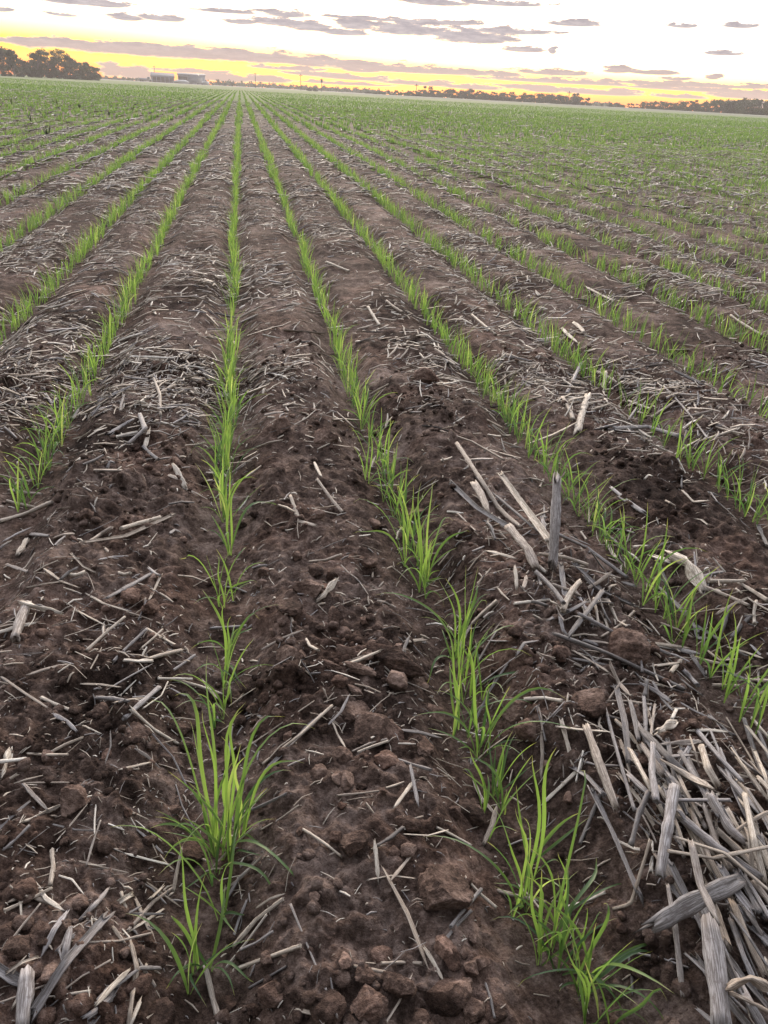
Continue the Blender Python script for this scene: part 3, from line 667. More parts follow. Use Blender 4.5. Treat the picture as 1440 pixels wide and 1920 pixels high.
PL = 'stalks lying in the stubble'
S_ = [
 # the heap beside the second row right
 ([(856, 840), (900, 898), (940, 945), (978, 986)], 11, TAN, 'stalk', 'long kinked grey-tan stalk, uppermost end of the small heap right of centre', [.004, .012, .012, .01]),
 ([(845, 906), (895, 950), (958, 990)], 10, GREY, 'split', 'grey split stalk on the left flank of the small heap right of centre', [0, .008, .012]),
 ([(890, 897), (915, 955)], 15, TAN, 'splinter', 'short flat tan splinter leaning across the kinked stalk of the small heap', [.02, .018]),
 ([(940, 890), (975, 940), (1028, 1008)], 15, PALE, 'split', 'pale cream split stalk lying straight across top of the small heap', [.012, .015, .018]),
 ([(955, 990), (990, 1035), (1005, 1066)], 17, TAN, 'stalk', 'thick tan stalk with rounded lower end at left of the small heap', [.012, .008, .004]),
 ([(1044, 905), (1042, 975), (1037, 1052)], 21, LAV+.10, 'split', 'weathered grey stump of stalk standing upright in the small heap', [.13, .075, .015]),
 ([(1052, 1058), (1062, 1132)], 12, GREY, 'split', 'grey stalk piece lying below the standing stump', [.008, .004]),
 ([(925, 925), (1010, 995)], 9, GREY-.1, 'splinter', 'brown grey splinter between the cream split stalk and the kinked stalk', None),
 ([(1045, 1000), (1100, 1032), (1175, 1082)], 8, LAV, 'stalk', 'long thin bluish grey stalk running from the standing stump to the wheat', [.012, .01, .008]),
 ([(1010, 1040), (1060, 1046), (1100, 1058)], 8, PALE-.08, 'stalk', 'thin pale stalk lying level across the foot of the standing stump', [.02, .02, .014]),
 ([(1005, 1076), (1055, 1140)], 10, GREY, 'stalk', 'smooth grey stalk sloping down right below the thick tan stalk', [.006, .004]),
 ([(1080, 1060), (1130, 1100), (1182, 1132)], 14, GREY-.04, 'split', 'broad grey split stalk on the right side of the small heap', [.012, .01, .004]),
 ([(1086, 1090), (1055, 1142)], 12, PALE-.05, 'stalk', 'short pale stub leaning left at the bottom of the small heap', [.018, .01]),
 ([(1125, 1126), (1068, 1192)], 16, GREY-.1, 'split', 'dark brown-grey split stalk at the lower end of the small heap', [.012, .008]),
 ([(1030, 1160), (1096, 1134)], 9, GREY, 'splinter', 'grey splinter crossing the dark brown-grey split stalk', [.006, .012]),
 ([(1075, 1110), (1112, 1176)], 11, LAV+.04, 'split', 'bluish stalk piece under the short pale stub', None),
 ([(1187, 1153), (1125, 1200)], 6, PALE-.1, 'stalk', 'thin pale stick sloping to the brown clod below the small heap', None),
 ([(965, 1131), (1030, 1125)], 7, WHITE-.06, 'stalk', 'bluish white stick lying alone left of the small heap', None),
 ([(1150, 905), (1205, 962)], 9, LAV, 'split', 'flat grey stalk piece on the bare ridge right of the standing stump', None),
 ([(1160, 935), (1210, 970)], 7, GREY, 'splinter', 'narrow grey splinter beside the flat stalk piece on the bare ridge', None),
 ([(826, 805), (885, 832), (945, 866)], 4, TAN, 'stalk', 'long thin brown straw above the small heap', None),
 ([(1085, 1150), (1150, 1185), (1255, 1225)], 9, GREY, 'stalk', 'grey stalk running along the furrow edge above the brown clod', [.01, .02, .01]),
 ([(1040, 1185), (1140, 1225), (1280, 1292)], 11, GREY-.12, 'stalk', 'long dark stalk passing in front of the large brown clod', [.012, .02, .006]),
 ([(1080, 1222), (1135, 1266)], 9, PALE-.14, 'split', 'pale split stalk below the long dark stalk', None),
 ([(1210, 1205), (1290, 1215)], 8, TAN, 'splinter', 'tan splinter right of the large brown clod', None),
 ([(1220, 1253), (1270, 1250)], 9, PALE-.1, 'splinter', 'pale flat splinter below right of the large brown clod', None),
 # right-hand ridge, further up
 ([(1135, 700), (1130, 735), (1133, 772)], 9, PALE-.05, 'stalk', 'short pale stalk pointing at the camera beside the third row right', None),
 ([(1085, 800), (1102, 744)], 14, PALE, 'split', 'pale split stub on the ridge above the standing stump', None),
 ([(1055, 748), (1074, 785)], 10, TAN, 'split', 'tan split stub left of the pale split stub on the ridge', None),
 ([(1063, 736), (1090, 680)], 7, LAV, 'stalk', 'bluish stick leaning against wheat above the split stubs', [0, .02]),
 ([(1165, 718), (1232, 723)], 8, TAN, 'splinter', 'flat tan splinter above the lone seedling on the right', None),
 ([(1205, 735), (1308, 748)], 7, TAN-.1, 'stalk', 'straight brown stalk lying level above the lone seedling', None),
 ([(1150, 802), (1215, 796), (1282, 789)], 11, GREY, 'split', 'long grey split stalk lying level behind the lone seedling', [.002, .006, .012]),
 ([(1180, 747), (1222, 756)], 6, PALE, 'stalk', 'small pale stalk touching the top of the lone seedling', None),
 ([(1305, 768), (1385, 826)], 6, TAN, 'stalk', 'straight tan stalk sloping down on the far right ridge', None),
 ([(1320, 796), (1382, 804)], 6, PALE, 'stalk', 'pale stalk crossing the straight tan stalk on the far right ridge', [.01, .012]),
 ([(1240, 745), (1330, 815)], 5, TAN-.1, 'stalk', 'thin twisted stalk sloping down left of the straight tan stalk', None),
 ([(1055, 612), (1082, 642)], 8, PALE, 'splinter', 'pale splinter on the ridge between the second and third rows right', None),
 ([(1076, 600), (1094, 622)], 8, PALE-.05, 'splinter', 'pale stub just right of another pale splinter, high on the ridge', None),
 ([(1125, 675), (1138, 697), (1160, 706)], 6, PALE-.08, 'stalk', 'curved pale straw above the stalk that points at the camera', None),
 ([(1255, 640), (1300, 655)], 6, PALE, 'splinter', 'pale splinter among wheat at upper right', None),
 ([(1370, 595), (1432, 625)], 6, PALE-.1, 'stalk', 'pale stalk at the right edge above the fourth row', None),
 ([(1100, 528), (1150, 562)], 7, TAN, 'splinter', 'tan grey stick between rows at upper right', None),
 ([(690, 583), (712, 612)], 6, PALE, 'stalk', 'short pale straw right of the first right row, halfway up', None),
 ([(725, 565), (755, 590)], 6, PALE-.1, 'stalk', 'pale straw beside the second right row, halfway up', None),
 ([(612, 488), (655, 508)], 5, PALE, 'stalk', 'pale straw sloping beside the first right row, upper half', None),
 ([(885, 590), (930, 622)], 6, PALE-.06, 'stalk', 'pale straw sloping beside the third right row', None),
 # left side
 ([(160, 1018), (235, 1005), (322, 972)], 11, TAN+.04, 'split', 'long tan split stalk lying level left of the upright row', [.004, .006, .004]),
 ([(228, 993), (300, 970)], 8, PALE, 'stalk', 'pale stalk resting just above the long tan split stalk', [.01, .012]),
 ([(202, 1122), (290, 1070)], 10, GREY, 'splinter', 'dark edged pale splinter sloping up right on the left ridge', None),
 ([(0, 977), (50, 962), (96, 940)], 9, PALE, 'stalk', 'pale stalk at the left edge under the last left seedling', None),
 ([(12, 935), (66, 951)], 6, PALE-.1, 'stalk', 'thin pale straw above the stalk at the left edge', None),
 ([(235, 1350), (265, 1318), (297, 1290)], 13, LAV, 'stalk', 'grey stub with a round knot at its top, left ridge', None),
 ([(248, 1350), (290, 1368), (335, 1395)], 7, WHITE-.08, 'stalk', 'pale straight straw just below the knotted grey stub', None),
 ([(278, 1180), (345, 1218)], 8, WHITE-.1, 'splinter', 'pale flat splinter on the left ridge above the knotted stub', None),
 ([(213, 1241), (275, 1178)], 7, GREY, 'stalk', 'grey straw meeting the pale flat splinter at its upper end', None),
 ([(238, 1146), (302, 1175)], 4, TAN, 'stalk', 'very thin straw above the pale flat splinter', None),
 ([(62, 1888), (125, 1800), (196, 1716)], 25, GREY-.02, 'split', 'thick grey split stalk in the bottom left corner', [.008, .012, .012]),
 ([(42, 1925), (50, 1820)], 30, TAN-.12, 'stalk', 'fat brown stub standing towards the camera at the bottom left', [.006, .012]),
 ([(-10, 1812), (46, 1842)], 22, LAV-.06, 'split', 'bluish grey stalk end at the left edge beside the fat brown stub', None),
 ([(182, 1882), (240, 1815)], 11, PALE-.02, 'splinter', 'tan splinter right of the thick grey split stalk', [.01, .012]),
 ([(168, 1925), (218, 1856)], 17, GREY-.04, 'split', 'grey split piece at the bottom edge under the tan splinter', None),
 ([(212, 1738), (232, 1766)], 8, PALE-.1, 'splinter', 'short pale chip at the top end of the thick grey split stalk', None),
 ([(246, 1768), (257, 1815), (250, 1850)], 10, TAN, 'splinter', 'bent tan husk standing right of the thick grey split stalk', [.01, .012, .004]),
 ([(240, 1745), (290, 1690), (328, 1662)], 7, TAN, 'stalk', 'curved tan straw reaching up toward the lowest seedling', None),
 ([(208, 1850), (262, 1815), (300, 1815)], 8, GREY, 'stalk', 'thin grey twig lying over the chips at the bottom left', [.012, .014, .006]),
 ([(20, 1690), (60, 1672)], 8, TAN, 'splinter', 'tan chip near the left edge above the corner stalks', None),
 ([(493, 1432), (560, 1380), (622, 1323)], 7, PALE-.1, 'stalk', 'long straight straw left of the big clods in the middle', [.004, .01, .012]),
 ([(503, 1443), (600, 1348)], 13, GREY-.02, 'split', 'broad brown-grey stalk beside the long straight straw', None),
 ([(720, 1630), (765, 1715), (803, 1817)], 11, TAN, 'splinter', 'long tan splinter curving down from centre toward the bottom', [.004, .006, .004]),
 ([(568, 1553), (640, 1606)], 7, WHITE-.12, 'stalk', 'short straight pale straw between the two near seedling clumps', None),
 ([(703, 1580), (710, 1640)], 9, WHITE-.06, 'splinter', 'short bright chip above the long tan splinter', [.008, .004]),
 ([(735, 1655), (775, 1600)], 7, TAN, 'splinter', 'brown twig crossing the top of the long tan splinter', None),
 ([(545, 1705), (585, 1800), (632, 1915)], 5, TAN-.1, 'stalk', 'very long thin brown stem running to the bottom edge', None),
 ([(447, 1816), (563, 1776)], 9, PALE-.08, 'stalk', 'pale stalk lying level right of the lowest seedling', None),
 ([(385, 1812), (398, 1870), (414, 1925)], 13, TAN-.06, 'stalk', 'tan stalk running down from the lowest seedling to bottom edge', None),
 ([(556, 1893), (610, 1904)], 8, PALE-.1, 'splinter', 'pale chip at the bottom edge right of the thin brown stem', None),
 ([(716, 1808), (790, 1808)], 7, PALE-.12, 'stalk', 'level pale straw at the foot of the long tan splinter', None),
 ([(664, 1815), (722, 1826)], 6, TAN, 'stalk', 'brownish straw left of the level pale straw', None),
 ([(845, 1738), (902, 1668)], 8, GREY, 'stalk', 'grey twig below the large lone clod', [.004, .012]),
 ([(835, 1765), (882, 1712)], 8, GREY-.08, 'stalk', 'darker grey twig parallel to the twig below the large clod', None),
 ([(820, 1550), (882, 1588)], 7, PALE, 'stalk', 'pale straw with a cut end above the large lone clod', None),
 ([(770, 1435), (783, 1510)], 9, GREY, 'splinter', 'grey splinter wedged among the big clods in the middle', [.012, .004]),
 ([(632, 1500), (720, 1478)], 5, TAN, 'stalk', 'thin curved stem below the big clods in the middle', None),
 ([(262, 775), (272, 806), (240, 832)], 9, LAV+.04, 'stalk', 'bent bluish straw between the left row and upright row', [.006, .008, 0]),
 ([(278, 808), (272, 838)], 10, PALE, 'splinter', 'short pale stub below the bent bluish straw', None),
 ([(270, 838), (297, 864)], 7, GREY, 'stalk', 'grey straw running down from the short pale stub', None),
 ([(326, 878), (346, 912)], 11, WHITE-.08, 'splinter', 'pale boat-shaped husk left of the upright row', None),
 ([(288, 706), (300, 742), (301, 780)], 6, PALE-.1, 'stalk', 'upright-looking tan straw above the bent bluish straw', None),
 ([(240, 765), (328, 730)], 6, PALE-.14, 'stalk', 'pale twig sloping across the tan straw left of the upright row', None),
 ([(28, 1192), (52, 1136)], 18, TAN-.08, 'stalk', 'stubby pinkish stalk end near the left edge', None),
 ([(45, 1130), (108, 1152)], 12, WHITE-.05, 'husk', 'crumpled white husk lying on the stubby pinkish stalk', [.012, .01]),
 ([(35, 1037), (50, 1012)], 12, WHITE-.12, 'splinter', 'short pale chunk near the left edge, above the white husk', None),
 ([(165, 1905), (205, 1875)], 13, LAV-.04, 'split', 'bluish grey fragment behind the thick grey split stalk', None),
 ([(45, 1536), (112, 1508)], 9, PALE-.04, 'husk', 'curved pale husk near the left edge, beside a brown clod', None),
 ([(0, 1448), (18, 1400)], 16, WHITE-.1, 'husk', 'pale torn husk at the left edge', None),
 ([(5, 1590), (55, 1550)], 7, GREY, 'stalk', 'grey straw near the left edge below the curved husk', None),
 ([(543, 1148), (552, 1175)], 6, PALE-.1, 'stalk', 'small pale straw on the middle ridge above the clods', None),
 ([(600, 1118), (628, 1090)], 15, PALE, 'husk', 'curled pale husk among the middle clods', [.01, .014]),
 ([(570, 1095), (606, 1112)], 7, PALE-.08, 'stalk', 'pale straw pointing at the curled husk', [.008, .01]),
 ([(545, 935), (562, 975), (590, 992)], 8, PALE-.1, 'splinter', 'pale splinter on the middle ridge right of the upright row', None),
 ([(595, 897), (642, 962)], 7, PALE-.2, 'stalk', 'thin pale straw right of the pale splinter on the middle ridge', None),
 ([(490, 940), (540, 938)], 5, WHITE-.1, 'stalk', 'level pale straw touching the upright row on its right', None),
 ([(590, 870), (602, 895)], 8, PALE, 'splinter', 'small pale chip on the middle ridge', None),
 # great heap at the lower right
 ([(1100, 1364), (1122, 1425), (1152, 1505)], 15, WHITE-.28, 'split', 'pale silvery split stalk at the upper left of the great heap', [.02, .02, .018]),
 ([(1078, 1420), (1100, 1455), (1128, 1485)], 14, GREY, 'split', 'grey stalk lying under the pale silvery split stalk', [.004, .008, .01]),
 ([(1110, 1485), (1150, 1560), (1196, 1668)], 16, GREY, 'split', 'long grey split stalk along the left edge of the great heap', [.01, .014, .008]),
 ([(1135, 1327), (1160, 1420), (1190, 1520)], 8, GREY+.02, 'stalk', 'slender grey stalk running through the upper great heap', [.008, .02, .02]),
 ([(1156, 1285), (1172, 1350), (1180, 1425)], 14, GREY-.06, 'split', 'brownish split stalk at the very top of the great heap', [.006, .014, .012]),
 ([(1146, 1252), (1160, 1280), (1180, 1304)], 8, TAN, 'splinter', 'tan splinter topmost at the head of the great heap', [.01, .01, .008]),
 ([(1052, 1356), (1062, 1390), (1080, 1425)], 9, PALE-.04, 'splinter', 'pale yellowish splinter left of the great heap', None),
 ([(1182, 1318), (1198, 1380)], 12, GREY-.1, 'splinter', 'dark splinter between slender stalks near the head of the heap', [.006, .012]),
 ([(1206, 1310), (1212, 1390)], 8, GREY+.04, 'stalk', 'thin straight stalk above the clod in the great heap', [.008, .014]),
 ([(1228, 1322), (1220, 1395)], 7, TAN-.04, 'stalk', 'thin tan stalk just right of the thin straight stalk', [.008, .02]),
 ([(1224, 1395), (1222, 1450), (1226, 1518)], 14, TAN-.14, 'stalk', 'brown jointed stalk lying down the middle of the great heap', [.045, .04, .034]),
 ([(1216, 1485), (1197, 1530), (1184, 1583)], 12, GREY, 'stalk', 'smooth grey stalk bending left at the middle of the heap', [.036, .03, .018]),
 ([(1263, 1477), (1252, 1550), (1237, 1640)], 22, LAV, 'stalk', 'thick bluish jointed stalk on top of the great heap', [.045, .042, .036]),
 ([(1256, 1500), (1310, 1500), (1366, 1508)], 8, LAV, 'stalk', 'straight pale grey stalk lying level behind the thick bluish stalk', [.034, .032, .028]),
 ([(1245, 1428), (1290, 1445), (1335, 1474)], 16, PALE-.1, 'husk', 'long tan husk sloping down right of the heap clod', [.03, .034, .026]),
 ([(1184, 1458), (1215, 1490), (1248, 1515)], 16, GREY+.02, 'split', 'grey split piece tucked under the brown jointed stalk', [.02, .02, .016]),
 ([(1236, 1370), (1265, 1355)], 18, PALE, 'husk', 'short yellowish torn husk near the head of the great heap', [.014, .014]),
 ([(1240, 1395), (1275, 1392), (1312, 1384)], 13, TAN-.02, 'husk', 'flat tan husk right of the heap clod', [.012, .014, .01]),
 ([(1245, 1418), (1298, 1416)], 8, LAV+.06, 'splinter', 'flat bluish sliver under the flat tan husk', [.014, .014]),
 ([(1232, 1730), (1300, 1690), (1371, 1662)], 33, GREY-.04, 'splinter', 'chunky bark-like grey piece lying across the great heap', [.04, .04, .034]),
 ([(1293, 1592), (1312, 1665), (1337, 1742)], 14, TAN-.03, 'splinter', 'flat tan stalk laid over the chunky bark-like piece', [.06, .062, .05]),
 ([(1331, 1730), (1342, 1820), (1352, 1930)], 34, GREY+.01, 'stalk', 'thickest grey stalk running down to the bottom edge', [.04, .045, .045]),
 ([(1256, 1650), (1266, 1740), (1283, 1858)], 11, TAN-.08, 'stalk', 'speckled brown stalk passing under the bark-like piece', [.02, .016, .004]),
 ([(1218, 1580), (1200, 1640), (1183, 1696), (1150, 1702)], 7, PALE-.16, 'stalk', 'slim pale stem bent sharply at its lower end beside the heap', [.03, .02, .006, .004]),
 ([(1251, 1604), (1340, 1600), (1450, 1580)], 7, PALE-.12, 'stalk', 'pinkish stem crossing the great heap level to the right edge', [.045, .05, .045]),
 ([(1272, 1550), (1360, 1600), (1450, 1648)], 8, PALE-.1, 'stalk', 'pinkish tan stem sloping to the right edge over the heap', [.045, .052, .045]),
 ([(1330, 1490), (1368, 1555), (1392, 1580)], 15, TAN-.1, 'stalk', 'brown stalk curving down in the right part of the great heap', [.036, .04, .03]),
 ([(1318, 1480), (1350, 1520)], 14, GREY+.04, 'split', 'grey split piece beside the brown curving stalk', [.03, .03]),
 ([(1368, 1842), (1405, 1835), (1450, 1860)], 20, TAN+.05, 'husk', 'frayed pinkish stalk end at the bottom right corner', [.05, .055, .05]),
 ([(1362, 1846), (1400, 1862), (1450, 1885)], 10, PALE-.16, 'stalk', 'thin stem under the frayed stalk end at bottom right', [.04, .045, .04]),
 ([(1352, 1625), (1380, 1670), (1408, 1705)], 16, GREY+.08, 'split', 'clean cut pale grey stalk right of the bark-like piece', [.04, .04, .036]),
 ([(1378, 1560), (1440, 1520)], 8, TAN, 'stalk', 'brown twig pointing to the right edge above the pinkish stem', [.03, .03]),
 ([(1265, 1032), (1290, 1055), (1320, 1085)], 30, PALE-.02, 'husk', 'large shredded cream husk on the right-hand ridge', [.01, .012, .006]),
 ([(1186, 1030), (1194, 1048)], 13, WHITE, 'splinter', 'small white flake standing in the wheat on the right', [.03, .02]),
 ([(1238, 1040), (1254, 1054)], 15, WHITE-.04, 'splinter', 'square white flake beside the large cream husk', [.01, .008]),
 ([(1235, 1100), (1310, 1150), (1420, 1210)], 8, GREY, 'stalk', 'grey stalk running along the right ridge below the cream husk', None),
 ([(1330, 1090), (1395, 1088)], 8, WHITE-.12, 'stalk', 'white straw right of the large cream husk', None),
 ([(1320, 1105), (1400, 1145)], 9, TAN, 'stalk', 'tan stalk sloping down near the right edge', None),
 ([(1385, 1090), (1440, 1125)], 9, PALE-.06, 'stalk', 'pale stalk at the right edge beside the white straw', None),
 ([(1390, 1265), (1450, 1280)], 7, PALE-.1, 'stalk', 'pale stalk at the right edge by the fourth seedling cluster', None),
]
for e in S_:
    pts, wv_, tn, kd, lab, lf_ = e
    nm = {'stalk': 'stalk', 'split': 'split_stalk', 'splinter': 'splinter', 'husk': 'husk'}[kd]
    stalk(pts, wv_, tn, kd, lab, lf_, name=nm, group='stalks and husks of the old crop', cat={'husk': 'husk', 'splinter': 'splinter'}.get(kd, 'stalk'))
# the body of the great heap: lots of stalks lying roughly side by side
rh = np.random.default_rng(21); heap = []
def in_heap(x, y):
    left = np.interp(y, [1400, 1480, 1600, 1700, 1800, 1920], [1190, 1185, 1225, 1285, 1330, 1345])
    top = np.interp(x, [1190, 1300, 1440], [1420, 1400, 1400]); return x > left and y > top
for lev in range(3):
    for _ in range(36):
        for _t in range(50):
            cx, cy = rh.uniform(1190, 1480), rh.uniform(1400, 1960)
            if in_heap(cx, cy): break
        a = math.radians(rh.normal(61, 9)); L = rh.uniform(55, 190)*(cy/1650)
        heap.append((cy, cx, a, L, (rh.uniform(8, 18) if rh.random() < .65 else rh.uniform(3.5, 8))*(cy/1650)**1.3, lev))
heap.sort(key=lambda h: -h[0])
for i, (cy, cx, a, L, wd, lev) in enumerate(heap):
    dx, dy = math.cos(a)*L/2, math.sin(a)*L/2; kd = rh.choice(['stalk', 'split', 'split', 'splinter'])
    tn = float(np.clip(rh.choice([GREY, GREY-.16, LAV-.03, TAN-.06, TAN+.06, PALE-.06, GREY+.05])+rh.normal()*.04, .05, .9))
    lz = .002+lev*.013+rh.uniform(0, .006)
    adj = 'dark grey' if tn < .27 else 'grey' if tn < .42 else 'bluish grey' if tn < .55 else 'tan'
    stalk([(cx-dx, cy-dy), (cx, cy), (cx+dx, cy+dy)], wd, tn, kd, '%s %s in the body of the great heap, %s from the bottom edge' % (adj, {'stalk': 'round stalk', 'split': 'split stalk', 'splinter': 'splinter'}[kd], ordinal(i)),
          [lz*.6, lz, lz*.8], name={'stalk': 'stalk', 'split': 'split_stalk', 'splinter': 'splinter'}[kd], group='stalks making up the great heap')
# thinner scatter of stalk pieces joining the two heaps and lying along the right-hand ridge
BELT = [(1000, 960, 1180, 1180, 26, 48), (1080, 1130, 1440, 1300, 34, 30), (1150, 1240, 1300, 1440, 16, 70), (1130, 880, 1440, 1110, 22, 35), (0, 1640, 300, 1930, 16, -50), (860, 860, 1060, 1010, 10, 48), (0, 980, 330, 1110, 16, -25), (60, 690, 330, 900, 20, -30)]
BN = ['in the small heap right of centre', 'on the ridge right of the small heap', 'at the head of the great heap', 'near the right edge above the cream husk', 'in the bottom left corner', 'at the upper end of the small heap', 'near the long tan split stalk', 'left of the upright row']
for (xa, ya, xb, yb, nb, ad), nm_ in zip(BELT, BN):
    pcs = sorted([(rh.uniform(ya, yb), rh.uniform(xa, xb)) for _ in range(nb)], reverse=True)
    for q, (cy, cx) in enumerate(pcs):
        a = math.radians(rh.normal(ad, 28)); L = rh.uniform(18, 75)*(cy/1200); dx, dy = math.cos(a)*L/2, math.sin(a)*L/2*.8; wd = rh.uniform(3.5, 9.5)*(cy/1200)
        tn = float(np.clip(rh.choice([GREY, LAV, TAN, PALE, PALE-.1, GREY-.12])+rh.normal()*.04, .05, .95)); kd = str(rh.choice(['stalk', 'split', 'splinter']))
        adj = 'dark grey' if tn < .27 else 'grey' if tn < .42 else 'bluish grey' if tn < .55 else 'tan' if tn < .78 else 'pale'
        stalk([(cx-dx, cy-dy), (cx, cy), (cx+dx, cy+dy)], wd, tn, kd, 'small %s piece %s, %s one' % (adj, nm_, ordinal(q)), [.002, .004, .002+.008*rh.random()], name={'stalk': 'stalk', 'split': 'split_stalk', 'splinter': 'splinter'}[kd], group='small pieces of stalk '+nm_)
print('stalks', stalk_count)

# scattered straw. positions by patchy density, thicker on the ridges than in the furrows
def scatter(n, y0, y1, xl, xr, seed, Lr, rr, big=0.06, tmin=.2):
    r2 = np.random.default_rng(seed)
    k_ = .45; yy = np.sqrt(r2.random(n)*((y1+k_)**2-(y0+k_)**2)+(y0+k_)**2)-k_
    xx = r2.uniform(-1, 1, n); xx = np.where(xx < 0, -xx*-(xl*yy+.55), xx*(xr*yy+.55)) if True else xx
    pat = 0.5+1.1*perlin(xx*1.3, yy*.9, 80)+0.5*perlin(xx*4, yy*4, 81)
    d = row_dist(xx, yy); pat = pat*np.clip(.3+d/.1, 0, 1.2)
    if y1 < 3: pat *= np.where((xx > .0) & (xx < .28), .5, 1)        # the middle ridge is nearly bare
    if y1 < 3: pat = pat*np.where(xx > .3, .75, 1)+.05
    keep = r2.random(n) < np.clip(pat, .12, 1); xx = xx[keep]; yy = yy[keep]; n = len(xx)
    L = Lr[0]+(Lr[1]-Lr[0])*r2.random(n)**2.6; L = np.where(r2.random(n) < big, L+Lr[1]*r2.random(n)*1.2, L)
    r = rr[0]+(rr[1]-rr[0])*r2.random(n)**2*np.clip(L/Lr[1]+.4, .5, 1.3)
    if y1 < 3: r = r*np.clip(.42+.36*yy, .5, 1.25)
    az = r2.uniform(0, math.pi, n); az = np.where(r2.random(n) < .35, math.pi/2+r2.normal(size=n)*.5, az)
    dx = np.sin(az)*L/2; dy = np.cos(az)*L/2
    sp = np.full(n, .004) if y1 < 7 else np.full(n, .03)
    z0 = height(xx-dx, yy-dy, sp); z1 = height(xx+dx, yy+dy, sp); zm = height(xx, yy, sp)
    zm2 = np.maximum(zm, (z0+z1)/2); k = r2.normal(size=n)*.045*L
    lift = r*.8+r2.random(n)**3*.008+(0 if y1 < 3 else .006 if y1 < 8 else .018); tilt = r2.normal(size=n)*.1*L
    A = np.stack([xx-dx, yy-dy, np.maximum(z0, zm-.02)+lift-np.abs(tilt)*.2], -1); B = np.stack([xx+dx, yy+dy, np.maximum(z1, zm-.02)+lift+np.abs(tilt)], -1)
    bumpz = np.zeros(n)
    for f_ in (.18, .34, .5, .66, .82):
        hb = height(xx-dx+2*dx*f_, yy-dy+2*dy*f_, sp); bumpz = np.maximum(bumpz, hb-(A[:, 2]*(1-f_)+B[:, 2]*f_)+r*.5)
    bumpz *= .85; A[:, 2] += bumpz; B[:, 2] += bumpz; zm2 = zm2+bumpz*.6
    Mm = np.stack([xx+np.cos(az)*k, yy-np.sin(az)*k, np.maximum(zm2*.7+.15*(z0+z1)+lift+.001, (A[:, 2]+B[:, 2])/2-.3*r)], -1)
    tone = np.clip(r2.choice([.3, .45, .68, .82, .93], n, p=[.15, .15, .22, .30, .18] if y1 < 3 else [.06, .08, .24, .36, .26])+r2.normal(size=n)*.05, .05, 1)
    return np.stack([A, Mm, B], 1), r, tone, r2.uniform(.25 if y1 < 3 else .6, 1, n), r2.uniform(-1, 1, n)
n1 = scatter(17500, .30, 2.6, .72, 1.05, 90, (.008, .064), (.0008, .0031))
n1b = scatter(34000, .30, 2.6, .72, 1.05, 190, (.003, .018), (.0007, .0021), 0)
n2 = scatter(56000, 1.7, 7, .62, 1.1, 91, (.016, .09), (.0018, .0046))
n3 = scatter(80000, 7, 18, .62, 1.1, 92, (.03, .15), (.0040, .0085))
n4 = scatter(30000, 18, 50, .62, 1.1, 93, (.07, .25), (.008, .017))
C1, r1, t1, f1, ro1 = n1
pxm, pym, pzm = project(C1[:, 1])
Ls = np.linalg.norm(C1[:, 2]-C1[:, 0], axis=1)
score = np.where((pxm > 0) & (pxm < 1440) & (pym > 0) & (pym < 1920), Ls*(r1+.0012)/np.maximum(pzm, .3)**2, -1)
top = np.argsort(-score)[:170]; topset = np.zeros(len(r1), bool); topset[top] = True
def strip_phrase(x, y):
    k = int(np.searchsorted(_rows, x))-KMAX     # strip between row k-1 and row k
    if k == 0: return 'the strip left of the upright row'
    if k == 1: return 'the strip right of the upright row'
    n_ = k if k > 0 else 1-k; o_ = {2: 'second', 3: 'third', 4: 'fourth', 5: 'fifth', 6: 'sixth'}.get(n_, '%dth' % n_)
    return '%s strip %s of upright row' % (o_, 'right' if k > 0 else 'left')
groups = {}
for i in top:
    m = C1[i, 1]; tn = t1[i]; adj = ('grey' if tn < .38 else 'bluish grey' if tn < .57 else 'brown' if tn < .74 else 'pale' if tn < .88 else 'whitish')
    ln = 'long' if Ls[i] > .07 else 'short' if Ls[i] < .035 else 'middling'
    groups.setdefault((ln, adj, strip_phrase(m[0], m[1])), []).append(i)
for (ln, adj, stp), ids in groups.items():
    ids.sort(key=lambda i: C1[i, 1][1])
    for q, i in enumerate(ids):
        c0 = C1[i, 1]; rs = np.random.default_rng(3000+int(i))
        V, Fc, uv, tn_ = stalk_mesh(C1[i]-c0, max(r1[i]*1.25, .0011), 'splinter' if f1[i] < .7 else 'stalk', t1[i], rs)
        o = link('straw', make_mesh('straw', V, Fc, m_straw, uv, tn_), loc=c0)
        tag(o, ('%s %s straw, %s such one in %s' % (ln, adj, ordinal(q) if q else 'nearest', stp)) if len(ids) > 1 else '%s %s straw, the only one in %s' % (ln, adj, stp), 'straw', 'loose straws on the near ridges')
keep = ~topset
pp = [tubes(C1[keep], r1[keep]*1.2, t1[keep], 4, f1[keep], ro1[keep], np.array([.8, 1, .55]))]
for (C_, r_, tn_, f_, ro_), K in ((n1b, 4), (n2, 3), (n3, 3), (n4, 3)):
    pp.append(tubes(C_, r_*1.2, tn_, K, f_, ro_, np.array([.8, 1, .55])))
Vb, Fb, ub, tb = merge(pp)
o = link('straw_litter', make_mesh('straw_litter', Vb, Fb, m_straw, ub, tb)); tag(o, 'bits of pale straw and chaff strewn over the soil', 'straw litter', None, 'stuff')
print('litter', len(Fb))

